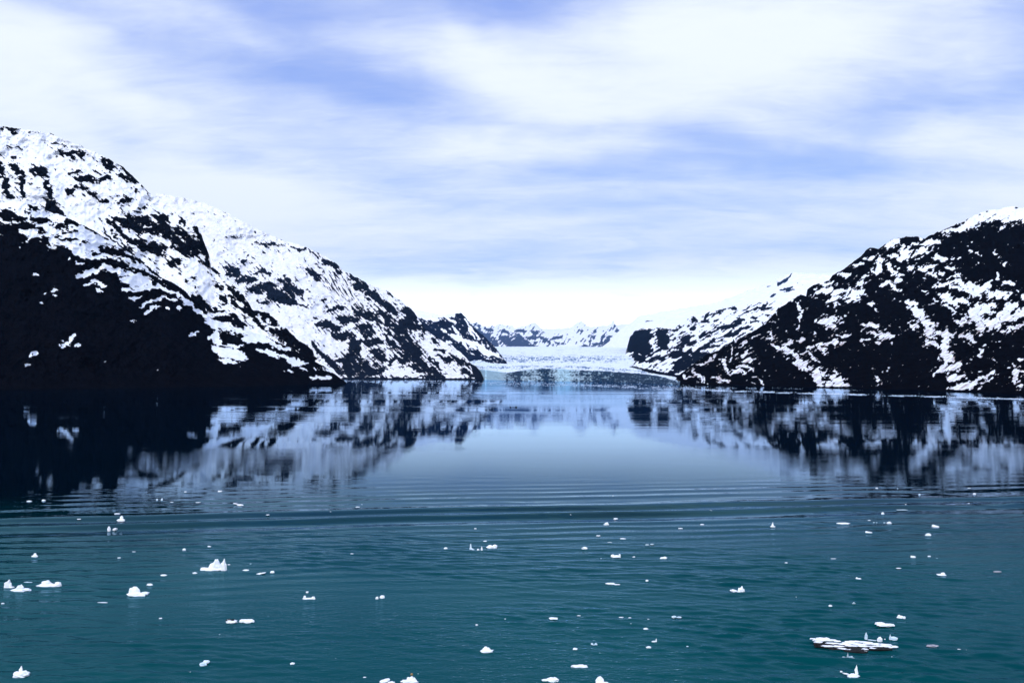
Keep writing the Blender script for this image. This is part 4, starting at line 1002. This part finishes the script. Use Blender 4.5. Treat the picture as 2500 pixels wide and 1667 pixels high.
# ---- the black-streaked berg: overlapping ridges of ice on dark debris
def streaked_berg():
    bx, by = tile_px(3, 725, 1325)
    D = water_D(bx, by)
    ppm = F / D
    root = bpy.data.objects.new('iceberg', None)
    sc.collection.objects.link(root)
    X0, Y0, _ = unproj(bx, by, D)
    root.location = (float(X0), float(Y0), 0)
    setp(root, 'largest ice mass, long ridged floe streaked with black debris, bottom right', 'iceberg')
    rnd = random.Random(8)
    g = HC / D
    V, Fc = [], []

    def place(lx, ly):
        # ly above the base line: partly farther away, partly higher
        up = (1325 - ly) * KT / ppm
        return (lx - 725) * KT / ppm, up * 0.62 / g, up * 0.38
    for lx, ly, lw, lh in ((560, 1262, 260, 26), (700, 1285, 420, 34), (880, 1285, 280, 30), (700, 1312, 180, 18), (480, 1245, 120, 24)):
        x, y, z = place(lx, ly)
        blob(V, Fc, x, y, z * 0.4, lw * KT / ppm / 2, 0.34, max(0.10, z * 0.5), rnd, 2, 0.18)
    mesh_obj('debris_core', V, Fc, M_dark, root)
    ridges = [(505, 1222, 100, 24), (470, 1232, 110, 22), (560, 1232, 110, 16), (610, 1240, 60, 13), (455, 1248, 70, 16), (740, 1244, 130, 15), (830, 1250, 120, 15), (690, 1252, 100, 12), (560, 1258, 120, 13), (650, 1264, 120, 14),
              (760, 1264, 150, 16), (880, 1262, 150, 17), (970, 1270, 110, 16), (1030, 1284, 50, 16), (510, 1280, 110, 15), (600, 1284, 130, 17), (700, 1278, 120, 15), (800, 1282, 130, 13), (900, 1282, 150, 16), (980, 1286, 90, 14),
              (620, 1300, 110, 10), (680, 1308, 110, 12), (740, 1318, 90, 12), (700, 1322, 70, 9), (780, 1302, 80, 9), (860, 1296, 90, 9), (540, 1218, 50, 12), (430, 1222, 50, 14)]
    for lx, ly, lw, lh in ridges:
        x, y, z = place(lx, ly)
        V, Fc = [], []
        blob(V, Fc, x, y, z + 0.02, lw * KT / ppm / 2, 0.085 + 0.03 * rnd.random(), lh * KT / ppm * 0.42, rnd, 2, 0.32, 0, rnd.uniform(-0.09, 0.0))
        mesh_obj('ice_ridge', V, Fc, M_ice, root)


streaked_berg()

# brown stain on the peaked lump, and the dark log in the calm middle water
st = [i for i in ICE if i[4] and 'brown stain' in i[4]][0][3]
sp_ = [i for i in ICE if i[4] and 'dark spots' in i[4]][0][3]
for q_ in range(5):
    V, Fc = [], []
    blob(V, Fc, -0.22 + 0.11 * q_, 0.10 + 0.05 * (q_ % 2), 0.19 + 0.03 * (q_ % 3), 0.05, 0.06, 0.05, random.Random(20 + q_), 1)
    mesh_obj('dark_spot', V, Fc, M_dark, sp_)
V, Fc = [], []
blob(V, Fc, 0.09, 0.12, 0.42, 0.07, 0.08, 0.05, random.Random(2), 1)
M_brown = ice_material('brown_stain', (0.30, 0.17, 0.06, 1), (0.42, 0.26, 0.10, 1), 9.0)
mesh_obj('brown_stain', V, Fc, M_brown, st)


def floating_log():
    px, py = 1253, 994.5
    D = water_D(px, py)
    ppm = F / D
    X0, Y0, _ = unproj(px, py, D)
    V, Fc = [], []
    rnd = random.Random(5)
    blob(V, Fc, 7 / ppm, 0, 0.16, 2.4 / ppm, 0.45, 0.42, rnd, 1, 0.1)
    blob(V, Fc, -1 / ppm, 0, 0.0, 8 / ppm, 0.22, 0.14, rnd, 1, 0.08)
    blob(V, Fc, -7 / ppm, 0, 0.15, 1.7 / ppm, 0.25, 0.36, rnd, 1, 0.2)
    o = mesh_obj('driftwood_log', V, Fc, M_dark, smooth=True)
    o.location = (float(X0), float(Y0), 0)
    setp(o, 'small dark floating object with two raised ends, alone in the calm middle water', 'driftwood')


floating_log()


# ---- brash ice drifting below the glacier and along the right shore
def brash():
    rng = np.random.RandomState(12)
    pts = []

    def band(n, xa, xb, ya, yb, spread, w0, w1):
        for _ in range(n):
            t = rng.rand()
            px = xa + (xb - xa) * t
            py = ya + (yb - ya) * t + rng.normal(0, spread)
            if rng.rand() > 0.55 + 1.2 * float(gnoise(np.array([px / 37.0]), np.array([py / 3.0]), 9)[0]):
                continue
            pts.append((px, py, rng.uniform(w0, w1)))
    band(2400, 1690, 2500, 952, 974, 0.9, 1.6, 4.2)
    band(1500, 1900, 2500, 958.5, 974.5, 0.5, 2.0, 4.5)
    band(1500, 1180, 1700, 935, 947, 3.4, 1.2, 3.0)
    band(1500, 1400, 1760, 940, 952, 2.2, 1.2, 3.0)
    band(700, 1000, 1400, 932, 938, 2.8, 1.2, 3.2)
    band(420, 840, 1120, 930, 931, 1.4, 1.2, 3.0)
    band(300, 1700, 2100, 946, 951, 1.2, 1.2, 2.6)
    V, Fc = [], []
    base = [(1, 0, 0), (0.3, 0.9, 0), (-0.8, 0.6, 0), (-0.9, -0.5, 0), (0.2, -1, 0), (0.1, 0, 1)]
    for px, py, wd in pts:
        D = water_D(px, py)
        if D < 0 or D > 4300:
            continue
        ppm = F / D
        x, y, _ = unproj(px, py, D)
        r = wd / ppm / 2
        hh = r * rng.uniform(0.25, 0.7)
        n0 = len(V)
        a = rng.rand() * 6.28
        c, s = math.cos(a), math.sin(a)
        for bx, by, bz in base:
            q = rng.uniform(0.7, 1.2)
            V.append((float(x) + r * q * (bx * c - by * s), float(y) + r * q * (bx * s + by * c), -0.1 + bz * (hh + 0.1)))
        for i in range(5):
            Fc.append((n0 + i, n0 + (i + 1) % 5, n0 + 5))
    o = mesh_obj('brash_ice', V, Fc, M_brash)
    setp(o, 'line of drifting brash ice below the glacier and along the right shore', 'brash ice', None, 'stuff')


M_brash = ice_material('brash_ice', (0.34, 0.44, 0.58, 1), (0.72, 0.80, 0.92, 1), 0.6)
brash()

# ---------------------------------------------------------------- haze: the bluish air of the inlet
hv = [(x, y, z) for z in (-14, 6000) for y in (-3000, 48000) for x in (-30000, 30000)]
hf = [(0, 2, 3, 1), (4, 5, 7, 6), (0, 1, 5, 4), (2, 6, 7, 3), (0, 4, 6, 2), (1, 3, 7, 5)]
mh = bpy.data.materials.new('haze_air')
mh.use_nodes = True
t = NT(mh.node_tree)
vol = t.n('ShaderNodeVolumePrincipled', ins={'Color': (0.20, 0.48, 1.0, 1), 'Density': 0.0000075, 'Anisotropy': 0.0})
t.n('ShaderNodeOutputMaterial', ins={1: vol.outputs[0]})
hz = mesh_obj('haze', hv, hf, mh)
setp(hz, 'thin blue haze filling the inlet', None, None, 'stuff')
